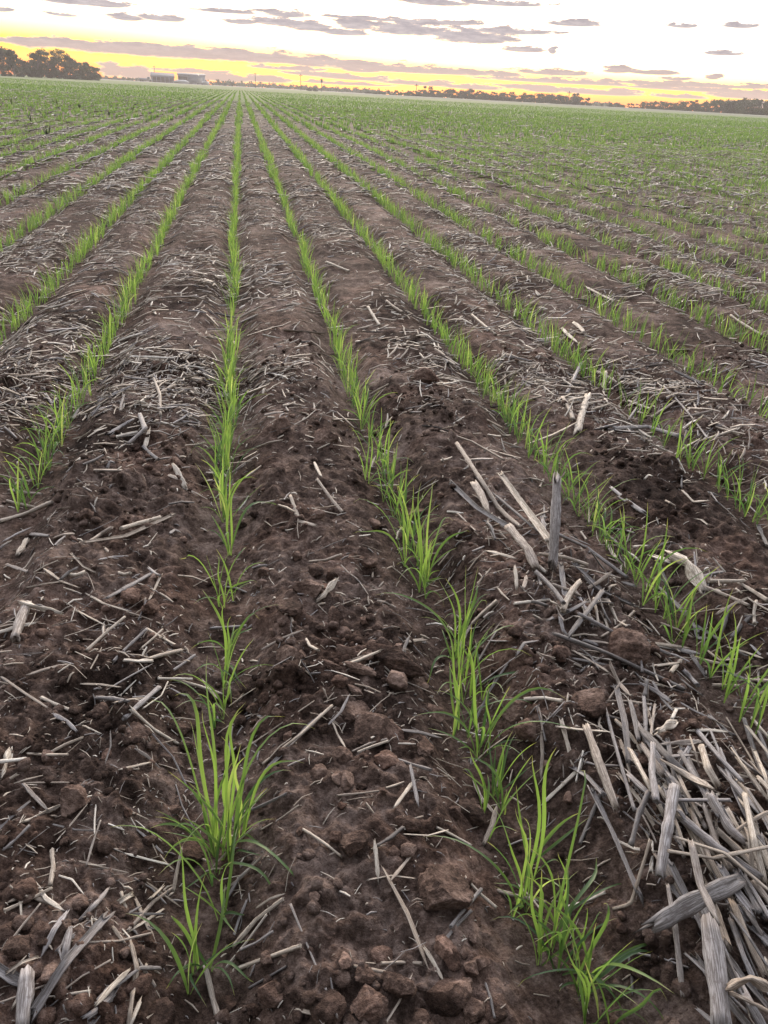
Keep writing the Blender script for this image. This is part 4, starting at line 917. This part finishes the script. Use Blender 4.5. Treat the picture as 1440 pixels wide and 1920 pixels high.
# ---------------------------------------------------------------- clods and crumbs
def ico(sub):
    import bmesh
    bm = bmesh.new(); bmesh.ops.create_icosphere(bm, subdivisions=sub, radius=1.0)
    V = np.array([v.co[:] for v in bm.verts]); Fc = np.array([[v.index for v in f.verts] for f in bm.faces]); bm.free(); return V, Fc
def p3(V, f, s):
    return (perlin(V[:, 0]*f+s*3.7, V[:, 1]*f+V[:, 2]*f*.83, s % 97)+perlin(V[:, 2]*f+s*1.3, V[:, 0]*f-V[:, 1]*f*.77+5, (s+31) % 97))*.5
ico5 = ico(5); ico2 = ico(2)
def clod_shape(V, s, rs):
    q = V*(1+.34*p3(V, 1.2, s)+.12*p3(V, 3.1, s+1))[:, None]
    for _ in range(int(rs.integers(5, 9))):        # broken faces
        n_ = rs.normal(size=3); n_ /= np.linalg.norm(n_); dlim = rs.uniform(.50, .82)
        dd = q @ n_; q = q-np.outer(np.maximum(dd-dlim, 0)*.97, n_)
    q = q*(1+.07*p3(V, 5, s+2)+.07*p3(V, 11, s+3)+.05*p3(V, 24, s+4))[:, None]
    return q
CLODS = [((825, 1655), 56, 'large lone clod with rounded top in the lower middle'), ((665, 1318), 30, 'square reddish clod on top of the middle ridge'),
 ((735, 1228), 44, 'long slab of crusted soil on the middle ridge'), ((1175, 1212), 42, 'large brown clod beside the head of the great heap'), ((655, 1215), 22, 'flat clod above the slab on the middle ridge'),
 ((628, 1245), 20, 'round clod left of the slab on the middle ridge'), ((675, 1250), 22, 'round clod touching the slab on its left'), ((700, 1360), 46, 'biggest crumbling clod in the middle of the ridge'),
 ((792, 1395), 24, 'upright reddish clod right of the crumbling clod'), ((640, 1415), 22, 'small clod left below the crumbling clod'), ((722, 1425), 26, 'clod hanging over the hollow in the middle ridge'),
 ((665, 1568), 32, 'rounded clod in the shallow hollow between the near clumps'), ((540, 1135), 24, 'dark clod on the left flank of the middle ridge'), ((575, 1105), 26, 'dark clod above another on the left flank of the middle ridge'),
 ((625, 1150), 22, 'pale topped clod on the crest of the middle ridge'), ((1105, 1315), 36, 'reddish clod left of the head of the great heap'), ((1212, 1412), 31, 'orange-brown clod sitting in the great heap'),
 ((965, 1325), 32, 'brown clod behind the near right seedlings'), ((1048, 1222), 21, 'smooth rounded clod left of the long dark stalk'), ((250, 1125), 20, 'round clod below the dark edged splinter on the left'),
 ((135, 1490), 34, 'reddish clod near the left edge beside the curved husk'), ((690, 1870), 36, 'pointed clod at the bottom edge'), ((745, 1840), 30, 'rough clod above right of the pointed clod'),
 ((835, 1850), 42, 'broken reddish clod near the bottom edge'), ((880, 1880), 30, 'clod at the bottom edge right of the broken one'), ((990, 1080), 18, 'small clod left of the small heap'), ((860, 985), 30, 'crumbly clod at the left foot of the small heap'),
 ((1290, 1165), 20, 'half buried clod under the cream husk'), ((480, 1320), 16, 'small clod right of the upright row'), ((430, 1880), 20, 'dark clod near the lowest seedling'), ((785, 960), 20, 'clod beside the first right row'), ((920, 690), 20, 'clod on the ridge between first and second right rows'),
 ((795, 705), 26, 'humped clod right of the first right row'), ((610, 810), 24, 'clod on the crest of the middle ridge further up'), ((525, 805), 22, 'dark clod right of the upright row further up'), ((30, 1770), 24, 'clod at the left edge above the corner stalks'), ((190, 1330), 20, 'low clod left of the knotted stub')]
for i, ((x, y), rp, lab) in enumerate(CLODS):
    g_ = ground(x, y+rp*.35); zc = project(g_)[2][0]; R_ = rp*zc/F*1.02; rs = np.random.default_rng(500+i)
    V = clod_shape(ico5[0], 11*i+3, rs)*np.array([rs.uniform(.95, 1.2), rs.uniform(.8, 1.0), rs.uniform(.62, .82)])*R_
    a = rs.uniform(0, 6.28); ca, sa = math.cos(a), math.sin(a)
    if 'slab' in lab: V = V*np.array([1.25, .6, .7]); a = -.6; ca, sa = math.cos(a), math.sin(a)
    V = V @ np.array([[ca, sa, 0], [-sa, ca, 0], [0, 0, 1]])
    o = link('clod', make_mesh('clod', V, ico5[1], m_clod), loc=(g_[0], g_[1], g_[2]+R_*.10)); tag(o, lab, 'clod', 'clods of soil on the near ridges')
# lesser clods lying about the ridges
ico4 = ico(4); rk = np.random.default_rng(31)
ZN = [('on the middle ridge', lambda y: (np.interp(y, [700, 1920], [480, 470]), np.interp(y, [700, 1100, 1500, 1920], [630, 760, 890, 960])), 700, 1920, 100),
      ('on the ridge left of the upright row', lambda y: (np.interp(y, [900, 1920], [120, 0]), 370), 900, 1920, 34),
      ('between the near right row and the heaps', lambda y: (np.interp(y, [900, 1500], [800, 980]), np.interp(y, [900, 1500], [960, 1110])), 900, 1500, 22)]
for nm_, fx, ya, yb, nn_ in ZN:
    L_ = []
    while len(L_) < nn_:
        y = rk.uniform(ya, yb); a, b = fx(y); x = rk.uniform(a, b); L_.append((y, x, rk.uniform(5, 11)+16*rk.random()**2.2))
    L_.sort(reverse=True)
    for q, (y, x, rp) in enumerate(L_):
        rp *= y/1300; g_ = ground(x, y); zc = project(g_)[2][0]; R_ = rp*zc/F; rs = np.random.default_rng(7000+q+int(ya)+nn_)
        V = clod_shape(ico4[0], 13*q+nn_, rs)*np.array([rs.uniform(.9, 1.3), rs.uniform(.75, 1.0), rs.uniform(.6, .85)])*R_; a = rs.uniform(0, 6.28)
        V = V @ np.array([[math.cos(a), math.sin(a), 0], [-math.sin(a), math.cos(a), 0], [0, 0, 1]])
        o = link('clod', make_mesh('clod', V, ico4[1], m_clod), loc=(g_[0], g_[1], g_[2]+R_*.12)); tag(o, 'small brown clod %s, %s from the bottom edge' % (nm_, ordinal(q)), 'clod', 'small clods '+nm_)
# crumbs
tem = [clod_shape(ico2[0], 77*i+5, np.random.default_rng(i)) for i in range(10)]
rc = np.random.default_rng(44); parts = []
N = 30000
cy_ = rc.uniform(.3, 2.8, N)**1.0; cx_ = rc.uniform(-1, 1, N); cx_ = np.where(cx_ < 0, cx_*(.62*cy_+.5), cx_*(1.0*cy_+.4))
pat = np.clip(.35+1.6*perlin(cx_*2.2, cy_*1.7, 22)+.5*perlin(cx_*6, cy_*6, 23), .05, 1)*np.clip(.25+row_dist(cx_, cy_)/.12, 0, 1)
k_ = rc.random(N) < pat; cx_ = cx_[k_]; cy_ = cy_[k_]; czz = height(cx_, cy_); N = len(cx_)
rad = .0016+.0105*rc.random(N)**4.2
ti = rc.integers(0, 10, N)
for j in range(10):
    s = ti == j; n = s.sum(); a = rc.uniform(0, 6.28, n); T_ = tem[j]
    Rm = np.zeros((n, 3, 3)); Rm[:, 0, 0] = np.cos(a); Rm[:, 0, 1] = np.sin(a); Rm[:, 1, 0] = -np.sin(a); Rm[:, 1, 1] = np.cos(a); Rm[:, 2, 2] = rc.uniform(.6, .9, n)
    V = (T_[None] @ Rm)*rad[s][:, None, None]+np.stack([cx_[s], cy_[s], czz[s]+rad[s]*.3], -1)[:, None]
    parts.append((V.reshape(-1, 3), (ico2[1][None]+np.arange(n)[:, None, None]*len(T_)).reshape(-1, 3)))
Vb, Fb, _, _ = merge(parts); o = link('soil_crumbs', make_mesh('soil_crumbs', Vb, Fb, m_soil, smooth=False)); tag(o, 'loose crumbs of brown soil lying over the ridges', 'soil crumbs', None, 'stuff')

# ---------------------------------------------------------------- far edge of the field
m_bark, t = new_mat('bark'); ob = t.node('ShaderNodeTexCoord').outputs['Object']
finish(t, pbsdf(t, Base_Color=t.mix(t.noise(ob, 3, 4), (.07, .055, .045), (.20, .17, .14)), Roughness=.9))
def foliage_mat(name, a, b):
    m, t = new_mat(name); g = t.node('ShaderNodeNewGeometry'); n_ = t.noise(t.node('ShaderNodeTexCoord').outputs['Object'], .9, 3)
    tn = t.node('ShaderNodeAttribute', attribute_name='tone').outputs['Fac']
    c = t.mix(t.math('ADD', t.math('MULTIPLY', n_, .5), t.math('MULTIPLY', tn, .5)), a, b)
    d_ = pbsdf(t, Base_Color=c, Roughness=.6, Specular_IOR_Level=.3)
    tr = t.node('ShaderNodeBsdfTranslucent', ins={'Color': t.vmath('MULTIPLY', c, (1.6, 1.5, .8))}).outputs[0]
    finish(t, t.node('ShaderNodeMixShader', ins={0: .22, 1: d_, 2: tr}).outputs[0]); return m
m_fol = foliage_mat('gum_foliage', (.022, .032, .016), (.075, .085, .045))
m_fol2 = foliage_mat('wattle_foliage', (.035, .050, .022), (.10, .12, .06))
def tube1(pts, r0, r1, K=7):
    P = np.array(pts, float)[None]; S = P.shape[1]
    V, Fc, uv, tn = tubes(P, np.array([1.0]), np.array([.5]), K, None, None, np.linspace(r0, r1, S)); return V, Fc
def tree_data(ht, wd, seed, nblob=14, nleaf=1700, leaf=.22, open_=.5, low=.25):
    rs = np.random.default_rng(seed); tr = []
    tr.append(tube1([(0, 0, -.3), (rs.normal()*.1, 0, ht*.25), (rs.normal()*.25, rs.normal()*.2, ht*.5), (rs.normal()*.4, rs.normal()*.3, ht*.8)], ht*.028, ht*.008))
    cs = []
    for i in range(nblob):
        a = rs.uniform(0, 6.28); u = rs.random(); zz = ht*(low+(1-low)*.90*u); env = math.sin(min(1, max(.12, (u*.85+.2)))*math.pi*.86)**.6
        rr = wd/2*env*rs.uniform(.25, .9); c_ = np.array([math.cos(a)*rr, math.sin(a)*rr, zz]); cs.append((c_, rs.uniform(.07, .22)*wd))
        z0 = rs.uniform(.2, .5)*ht; z0 = min(z0, zz*.8)
        tr.append(tube1([(0, 0, z0), (c_[0]*.5, c_[1]*.5, (z0+zz)/2-.1), tuple(c_)], ht*.010, ht*.003, 5))
    per = nleaf//nblob; V = []; T = []
    for c_, rb in cs:
        d = rs.normal(size=(per, 3)); d /= np.linalg.norm(d, axis=1, keepdims=True); q = c_+d*rb*(rs.random((per, 1))**.45)*np.array([1.15, 1.15, .75])*(1+.3*rs.normal(size=(per, 1))*open_)
        n_ = rs.normal(size=(per, 3)); n_ /= np.linalg.norm(n_, axis=1, keepdims=True); e = np.cross(n_, rs.normal(size=(per, 3))); e /= np.linalg.norm(e, axis=1, keepdims=True); f_ = np.cross(n_, e)
        sz = leaf*rs.uniform(.6, 1.3, (per, 1))
        V.append(np.stack([q-e*sz*.5, q+f_*sz*.32, q+e*sz*.5, q-f_*sz*.32], 1)); T.append(np.repeat(rs.uniform(0, 1, per)*.5+rs.random()*.5, 4))
    V = np.concatenate(V).reshape(-1, 3); Fc = np.arange(len(V)).reshape(-1, 4); Vt, Ft, _, _ = merge(tr)
    return (Vt, Ft), (V, Fc, np.concatenate(T))
def tree(name, data, loc, fol, label, group, cat='tree', rz=0, sc=1):
    root = bpy.data.objects.new(name, None); col.objects.link(root); root.location = loc; root.rotation_euler.z = rz; root.scale = (sc, sc, sc)
    tag(root, label, cat, group)
    link('trunk', data[0], root); link('crown', data[1], root); return root
def tree_meshes(d, fol):
    return (make_mesh('trunk', d[0][0], d[0][1], m_bark), make_mesh('crown', d[1][0], d[1][1], fol, None, d[1][2], smooth=False))
def far(px, D): a = azdir(px); return np.array([a[0]*D, a[1]*D])
def vpx(px, D): # photo pixels per metre of height at that column and distance
    a = azdir(px)*D; q = project([[a[0], a[1], 0], [a[0], a[1], 1.0]]); return q[1][0]-q[1][1]
def hpx(px, D):
    a = azdir(px); b = np.array([a[1], -a[0]]); c0 = a*D; q = project([[*c0, 0], [*(c0+b), 0]]); return abs(q[0][1]-q[0][0])

# left windbreak: x, crown height px, crown width px, distance
LW = [(-22, 58, 46, 255, .9, 'gum_tree', 'ragged dark gum cut by the left edge of the picture'), (8, 54, 44, 262, 1.1, 'gum_tree', 'open crowned gum at the left end of the windbreak'),
 (26, 52, 30, 250, 1.3, 'gum_tree', 'gum with spiky top beside the notch in the windbreak'), (44, 34, 34, 262, .6, 'gum_tree', 'low dark tree in the notch of the left windbreak'),
 (62, 32, 30, 270, .9, 'gum_tree', 'small see-through gum just left of the tallest windbreak tree'), (74, 52, 34, 258, .9, 'gum_tree', 'gum leaning its crown over the notch of the windbreak'),
 (92, 57, 46, 262, .5, 'gum_tree', 'tallest dense gum in the middle of the left windbreak'), (112, 56, 44, 268, .6, 'gum_tree', 'broad dense gum right of the tallest windbreak tree'),
 (132, 46, 38, 272, .6, 'gum_tree', 'rounded gum where the left windbreak starts to fall away'), (150, 34, 32, 276, .6, 'wattle_tree', 'bushy olive tree third from the windbreak right end'),
 (164, 34, 30, 280, .7, 'wattle_tree', 'bushy olive tree second from the windbreak right end'), (179, 27, 24, 284, .5, 'wattle_tree', 'small rounded tree ending the left windbreak')]
for i, (x, hp, wp, D, op, nm, lab) in enumerate(LW):
    g_ = far(x, D); ht = hp/vpx(x, D)*1.02; wd = wp/hpx(x, D); fol = m_fol if nm == 'gum_tree' else m_fol2
    d = tree_data(ht, wd, 40+i, 26, 5600, .34, op*1.2, .05 if op < 1 else .16)
    tree(nm, tree_meshes(d, fol), (g_[0], g_[1], 0), fol, lab, 'trees of the left windbreak')
for i in range(9):   # undergrowth closing the foot of the windbreak
    x = -10+i*23; D = 250+i*3.5; g_ = far(x, D); ht = 15/vpx(x, D); wd = 36/hpx(x, D); d = tree_data(ht, wd, 140+i, 9, 1300, .28, .3, .05)
    tree('shrub', tree_meshes(d, m_fol2 if i % 2 else m_fol), (g_[0], g_[1], 0), m_fol, '%s shrub from the left at the foot of the left windbreak' % (ordinal(i) if i else 'first'), 'shrubs under the left windbreak', 'shrub')
# right treeline
protos = []
for s in range(7):
    d = tree_data(6.0, [9.0, 7.0, 10.0, 6.5, 9.0, 11.0, 7.0][s], 300+s, [12, 10, 14, 9, 12, 15, 9][s], 2000, .50, [.4, .6, .4, .7, .3, .4, .5][s], [.02, .12, .03, .15, .02, .02, .05][s])
    protos.append(tree_meshes(d, m_fol if s % 3 else m_fol2))
rt = np.random.default_rng(9); i = 0
def hh(x): return np.interp(x, [690, 730, 770, 800, 860, 900, 960, 1030, 1075, 1092, 1150, 1200, 1260, 1320, 1380, 1440, 1500], [7, 10, 13, 17, 20, 20, 20, 20, 22, 16, 9, 15, 20, 25, 30, 35, 38])
x = 688.0; lst = []
while x < 1500:
    if 1092 < x < 1140:
        x += 4; continue
    lst.append((x, hh(x)*rt.uniform(.66, 1.02), 360-70*(max(0, x-1150)/350)+rt.uniform(-10, 10))); x += rt.uniform(3.6, 6.4)
lst += [(1103, 17, 350), (1078, 24, 348), (803, 24, 372), (1145, 9, 352), (1130, 7, 356), (1118, 5, 360)]
lst.sort()
for i, (x, hp, D) in enumerate(lst):
    g_ = far(x, D); ht = hp/vpx(x, D); pr = protos[int(rt.integers(0, 7))]
    lab = {1103: 'lone round-headed tree in the gap of the right-hand treeline', 803: 'round-headed tree rising above the left part of the right-hand treeline'}.get(x, 'hazy dark gum, %s from the left in the right-hand treeline' % (ordinal(i) if i else 'first'))
    tree('gum_tree', pr, (g_[0], g_[1], 0), m_fol, lab, 'trees of the right-hand treeline', rz=rt.uniform(0, 6.28), sc=ht/6.0)
# far-off woods, one hazy mass
rs = np.random.default_rng(77); V = []; T = []
def mass(x0, x1, hp, D, n):
    for _ in range(n):
        x = rs.uniform(x0, x1); dd = D+rs.uniform(-25, 25); g_ = far(x, dd); hgt = hp/vpx(x, dd)*(.55+.45*abs(math.sin(x*.21)+.6*math.sin(x*.53)))*rs.uniform(.5, 1.15)
        wv_ = hgt*rs.uniform(.35, .7); per = 26
        d = rs.normal(size=(per, 3)); d /= np.linalg.norm(d, axis=1, keepdims=True)
        q = np.array([g_[0], g_[1], hgt*.55])+d*np.array([wv_, wv_, hgt*.5])*rs.random((per, 1))**.4
        e = rs.normal(size=(per, 3)); e /= np.linalg.norm(e, axis=1, keepdims=True); f_ = np.cross(e, rs.normal(size=(per, 3))); f_ /= np.linalg.norm(f_, axis=1, keepdims=True); sz = .8
        V.append(np.stack([q-e*sz*.5, q+f_*sz*.4, q+e*sz*.5, q-f_*sz*.4], 1).reshape(-1, 3)); T.append(np.full(per*4, rs.random()))
mass(188, 300, 6, 560, 160); mass(400, 700, 9, 560, 420); mass(560, 720, 8, 530, 260); mass(690, 1160, 8, 540, 340); mass(1085, 1170, 7, 520, 90)
V = np.concatenate(V); o = link('distant_woodland', make_mesh('distant_woodland', V, np.arange(len(V)).reshape(-1, 4), m_fol2, None, np.concatenate(T), smooth=False)); tag(o, 'pale far-off woods along the horizon', 'woodland', None, 'stuff')
# pale grassy verge closing the field
def strip(x0, x1, D0, D1, zt, name, mat, kind='structure'):
    xs = np.linspace(x0, x1, 60); rows_ = [(D0, 0), (D0+3, zt), (D1-3, zt*1.1), (D1, 0)]; V = []
    for x in xs:
        a = azdir(x)
        for D, z in rows_: V.append((a[0]*D, a[1]*D, z+(.004 if z == 0 else 0)))
    n = len(xs); idx = np.arange(n*4).reshape(n, 4); Fc = np.stack([idx[:-1, :-1], idx[1:, :-1], idx[1:, 1:], idx[:-1, 1:]], -1).reshape(-1, 4)
    o = link(name, make_mesh(name, np.array(V), Fc, mat)); tag(o, kind=kind); return o
m_dry, t = new_mat('dry_grass'); pos = t.node('ShaderNodeNewGeometry').outputs['Position']
finish(t, pbsdf(t, Base_Color=t.mix(t.noise(pos, .5, 4), (.08, .085, .045), (.12, .12, .07)), Roughness=.95))
strip(640, 1560, 268, 282, .35, 'verge', m_dry)
m_dirt, t = new_mat('far_paddock'); pos = t.node('ShaderNodeNewGeometry').outputs['Position']
finish(t, pbsdf(t, Base_Color=t.mix(t.noise(pos, .1, 4), (.06, .055, .05), (.12, .11, .085)), Roughness=.95))
strip(120, 720, 430, 575, .12, 'far_paddock', m_dirt)

# ---------------------------------------------------------------- sheds, tanks, poles
def plain(name, c, rough=.6, metal=0.0, scale=.6):
    m, t = new_mat(name); ob = t.node('ShaderNodeTexCoord').outputs['Object']
    n_ = t.noise(t.vmath('MULTIPLY', ob, (1, 1, .25)), scale, 4)
    finish(t, pbsdf(t, Base_Color=t.mix(n_, tuple(v*.75 for v in c), tuple(min(1, v*1.15) for v in c)), Roughness=rough, Metallic=metal)); return m
m_roof = plain('roof_sheet', (.10, .098, .105), .8); m_wall = plain('wall_sheet', (.30, .33, .39), .6); m_dark = plain('dark_and_bay_shade', (.035, .032, .035), .9)
m_brown = plain('brown_wall', (.10, .085, .08), .8); m_white = plain('white_paint', (.50, .50, .49), .6); m_wood = plain('pole_wood', (.11, .085, .07), .9); m_tyre = plain('rubber', (.02, .02, .02), .8)
def box(x0, x1, y0, y1, z0, z1):
    V = np.array([(x, y, z) for z in (z0, z1) for y in (y0, y1) for x in (x0, x1)], float)
    return V, np.array([(0, 2, 3, 1), (4, 5, 7, 6), (0, 1, 5, 4), (2, 6, 7, 3), (0, 4, 6, 2), (1, 3, 7, 5)])
def slab(pts, th):      # extruded roof panel from 4 points
    P = np.array(pts, float); V = np.concatenate([P, P-np.array([0, 0, th])]); return V, np.array([(0, 1, 2, 3), (7, 6, 5, 4), (0, 4, 5, 1), (1, 5, 6, 2), (2, 6, 7, 3), (3, 7, 4, 0)])
def part(name, parts, mat, parent): V, Fc, _, _ = merge(parts); return link(name, make_mesh(name, V, Fc, mat, smooth=False), parent)
def root_at(name, px_, D, label, cat, group=None, face=True):
    g_ = far(px_, D); r = bpy.data.objects.new(name, None); col.objects.link(r); r.location = (g_[0], g_[1], 0)
    a = azdir(px_); r.rotation_euler.z = -math.atan2(a[0], a[1]) if face else 0; tag(r, label, cat, group); return r
def shed(px0, px1, D, hE, hR, depth, label, kind):
    pm = (px0+px1)/2; W = (px1-px0)/hpx(pm, D); r = root_at('farm_shed', pm, D, label, 'shed'); v = vpx(pm, D); e = hE/v; k = hR/v; w2 = W/2
    if kind == 'low':
        part('wall', [box(-w2, w2, depth-.2, depth, 0, e), box(-w2, -w2+.2, 0, depth-.2, 0, e), box(w2-.2, w2, 0, depth-.2, 0, e), box(-w2+.2, w2-.2, .0, .15, 0, e*.38)], m_brown, r)
        for j in range(6): part('post', [box(-w2+.4+j*(W-1)/5, -w2+.65+j*(W-1)/5, -.25, -.05, 0, e)], m_wall, r)
        part('roof', [slab([(-w2-.4, -.6, e), (w2+.4, -.6, e), (w2+.1, depth/2, k), (-w2-.1, depth/2, k)], .12), slab([(-w2-.1, depth/2+.01, k), (w2+.1, depth/2+.01, k), (w2+.4, depth+.5, e), (-w2-.4, depth+.5, e)], .12)], m_roof, r)
    else:
        b = -w2+W*.36
        part('wall', [box(b, w2, 0, .2, 0, e), box(-w2, w2, depth-.2, depth, 0, e), box(w2-.2, w2, .2, depth-.2, 0, e), box(-w2, -w2+.2, 0, depth-.2, 0, e), box(-w2+.2, b, 0, .2, e*.82, e)], m_wall, r)
        part('bay', [box(-w2+.25, b, depth*.35, depth*.35+.2, 0, e*.95)], m_dark, r)  # dark panel inside the opening, its colour standing for the shade in there
        part('door', [box(b+(w2-b)*.55, b+(w2-b)*.85, -.08, -.003, 0, e*.75)], m_white, r)
        part('roof', [slab([(-w2-.3, -.5, e), (w2+.3, -.5, e), (w2+.3, depth/2, k), (-w2-.3, depth/2, k)], .12), slab([(-w2-.3, depth/2+.01, k), (w2+.3, depth/2+.01, k), (w2+.3, depth+.5, e), (-w2-.3, depth+.5, e)], .12)], m_roof, r)
shed(284, 327, 470, 11, 19, 9, 'long brown open-sided shed with grey roof, left of the blue-grey one', 'low')
shed(334, 385, 480, 17, 21, 12, 'blue-grey metal shed with one dark open bay', 'hi')
def cyl(p, q, r, K=14, cap=True):
    P = np.array([p, p, q, q], float); tp = np.array([.02, 1, 1, .02]); P[0] += (P[2]-P[0])*1e-4; P[3] -= (P[3]-P[1])*1e-4
    V, Fc, _, _ = tubes(P[None], np.array([r]), np.array([.5]), K, None, None, tp); return V, Fc
D = 455; r = root_at('grain_bag', 340, D, 'long white tube lying low between the two sheds', 'grain bag'); W = 30/hpx(340, D)
s_ = np.linspace(-W/2, W/2, 10); V, Fc, _, _ = tubes(np.stack([s_, s_*0, np.full(10, .75)], -1)[None], np.array([1.0]), np.array([.5]), 12, None, None, np.array([.1, .7, .95, 1, 1, 1, 1, .95, .7, .1])*.95)
part('bag', [(V, Fc)], m_white, r); part('seal', [box(-W/2-.6, -W/2+.1, -.3, .3, .05, .5)], m_wall, r)
D = 450; r = root_at('water_tank', 386, D, 'squat white tank in front of the round dark trees', 'tank')
part('tank_body', [cyl((0, 0, 0), (0, 0, 1.7), 1.6, 18)], m_white, r); part('lid', [cyl((0, 0, 1.703), (0, 0, 2.0), .5, 12)], m_wall, r)
D = 450; r = root_at('trailer', 375, D, 'low pale trailer beside the white tank', 'trailer')
part('tray', [box(-1.6, 1.6, -.8, .8, .55, 1.0)], m_white, r)
for sx in (-1.0, 1.0): part('wheel', [cyl((sx, -1.0, .35), (sx, -.82, .35), .35, 12)], m_tyre, r)
D = 455; r = root_at('farm_truck', 273, D, 'small pale truck parked at the left end of the brown shed', 'truck')
part('tray', [box(-3.2, .6, -1, 1, .8, 1.6)], m_wall, r); part('cab', [box(.75, 2.3, -.95, .95, .6, 2.3), box(2.3, 3.1, -.9, .9, .6, 1.4)], m_white, r); part('window', [box(1.0, 2.0, -.975, -.953, 1.5, 2.1)], m_dark, r)
for sx in (-2.3, -1.3, 2.2): part('wheel', [cyl((sx, -1.15, .45), (sx, -.9, .45), .45, 12)], m_tyre, r)
for x, hp, wp, lab in ((389, 13, 9, 'round dark tree touching the blue-grey shed'), (398, 12, 10, 'round dark tree right of the white tank'), (411, 14, 11, 'thin see-through gum right of the farm sheds'), (437, 9, 10, 'small bushy tree where the upright row meets the horizon'), (420, 10, 9, 'second thin gum right of the farm sheds')):
    D = 470; g_ = far(x, D); d = tree_data(hp/vpx(x, D), wp/hpx(x, D), int(x), 9, 900, .35, .4 if hp != 14 else 1.2, .08)
    tree('gum_tree', tree_meshes(d, m_fol), (g_[0], g_[1], 0), m_fol, lab, 'trees by the farm sheds')
for x, wp in ((580, 14), (592, 12)):
    D = 380; g_ = far(x, D); d = tree_data(5/vpx(x, D), wp/hpx(x, D), int(x), 8, 700, .3, .3, .05); tree('shrub', tree_meshes(d, m_fol), (g_[0], g_[1], 0), m_fol, 'low dark shrub %s the pole with the transformer' % ('left of' if x == 580 else 'nearest to'), 'low shrubs by the poles', 'shrub')
POL = [(291, 31, 520, 'pole rising behind the brown shed'), (479, 29, 420, 'wooden pole just right of the row vanishing point'), (564, 31, 400, 'wooden pole left of the transformer pole'), (603, 25, 400, 'wooden pole carrying a dark transformer'), (780, 25, 352, 'wooden pole in front of the left part of the treeline'), (1065, 27, 330, 'wooden pole at the right end of the long treeline')]
for x, hp, D, lab in POL:
    r = root_at('power_pole', x, D, lab, 'power pole', 'wooden power poles along the far edge'); ht = hp/vpx(x, D)
    part('shaft', [tube1([(0, 0, -.3), (0, 0, ht*.5), (0, 0, ht)], .17, .11, 8)], m_wood, r)
    part('cross_arm', [box(-.75, .75, -.24, -.12, ht-.75, ht-.55)], m_wood, r)
    for sx in (-.6, .6): part('insulator', [cyl((sx, -.18, ht-.547), (sx, -.18, ht-.3), .07, 8)], m_white, r)
    if x == 603: part('transformer', [cyl((0, -.62, ht*.68), (0, -.62, ht*.68+1.3), .42, 12), box(-.1, .1, -.3, -.15, ht*.7, ht*.7+.8)], m_dark, r)
# a few dark weeds standing over the crop on the left
for i, (x, y) in enumerate([(22, 199), (107, 200), (337, 190), (205, 222), (60, 236), (150, 206), (250, 212), (300, 203), (90, 262)]):
    p = at(x, y); g_ = np.array([p[0], p[1], 0.03]); rs = np.random.default_rng(i+5); n = 7
    root = bpy.data.objects.new('weed', None); col.objects.link(root); root.location = g_; tag(root, 'dark weed above the crop on the left, %s from the left edge' % (['first', 'fifth', 'ninth', 'sixth', 'second', 'fourth', 'seventh', 'eighth', 'third'][i] if 0 else ordinal(int(np.argsort(np.argsort([22, 107, 337, 205, 60, 150, 250, 300, 90]))[i])).replace('nearest', 'first')), 'weed', 'dark weeds on the left')
    P, sd_ = leaf_lines(np.zeros((n, 3)), rs.uniform(0, 6.28, n), rs.uniform(.05, .6, n), rs.uniform(0, .5, n), rs.uniform(.12, .22, n), 5)
    V, Fc, uv, tn = ribbon(P, rs.uniform(.015, .03, n), sd_, np.zeros(n), 2); link('foliage', make_mesh('foliage', V, Fc, m_fol, uv, tn), root)

# ---------------------------------------------------------------- evening haze
V, Fc = box(-620, 620, -620, 620, -1.2, 12.5)
m_haze = bpy.data.materials.new('haze'); m_haze.use_nodes = True; m_haze.node_tree.nodes.clear(); t = NT(m_haze.node_tree)
pv = t.node('ShaderNodeVolumePrincipled', ins={'Color': (.95, .86, .82, 1), 'Density': .0005, 'Anisotropy': .2})
t.node('ShaderNodeOutputMaterial', ins={'Volume': pv.outputs[0]})
o = link('haze', make_mesh('haze', V, Fc, m_haze, smooth=False)); tag(o, kind='stuff')
bpy.context.view_layer.update()
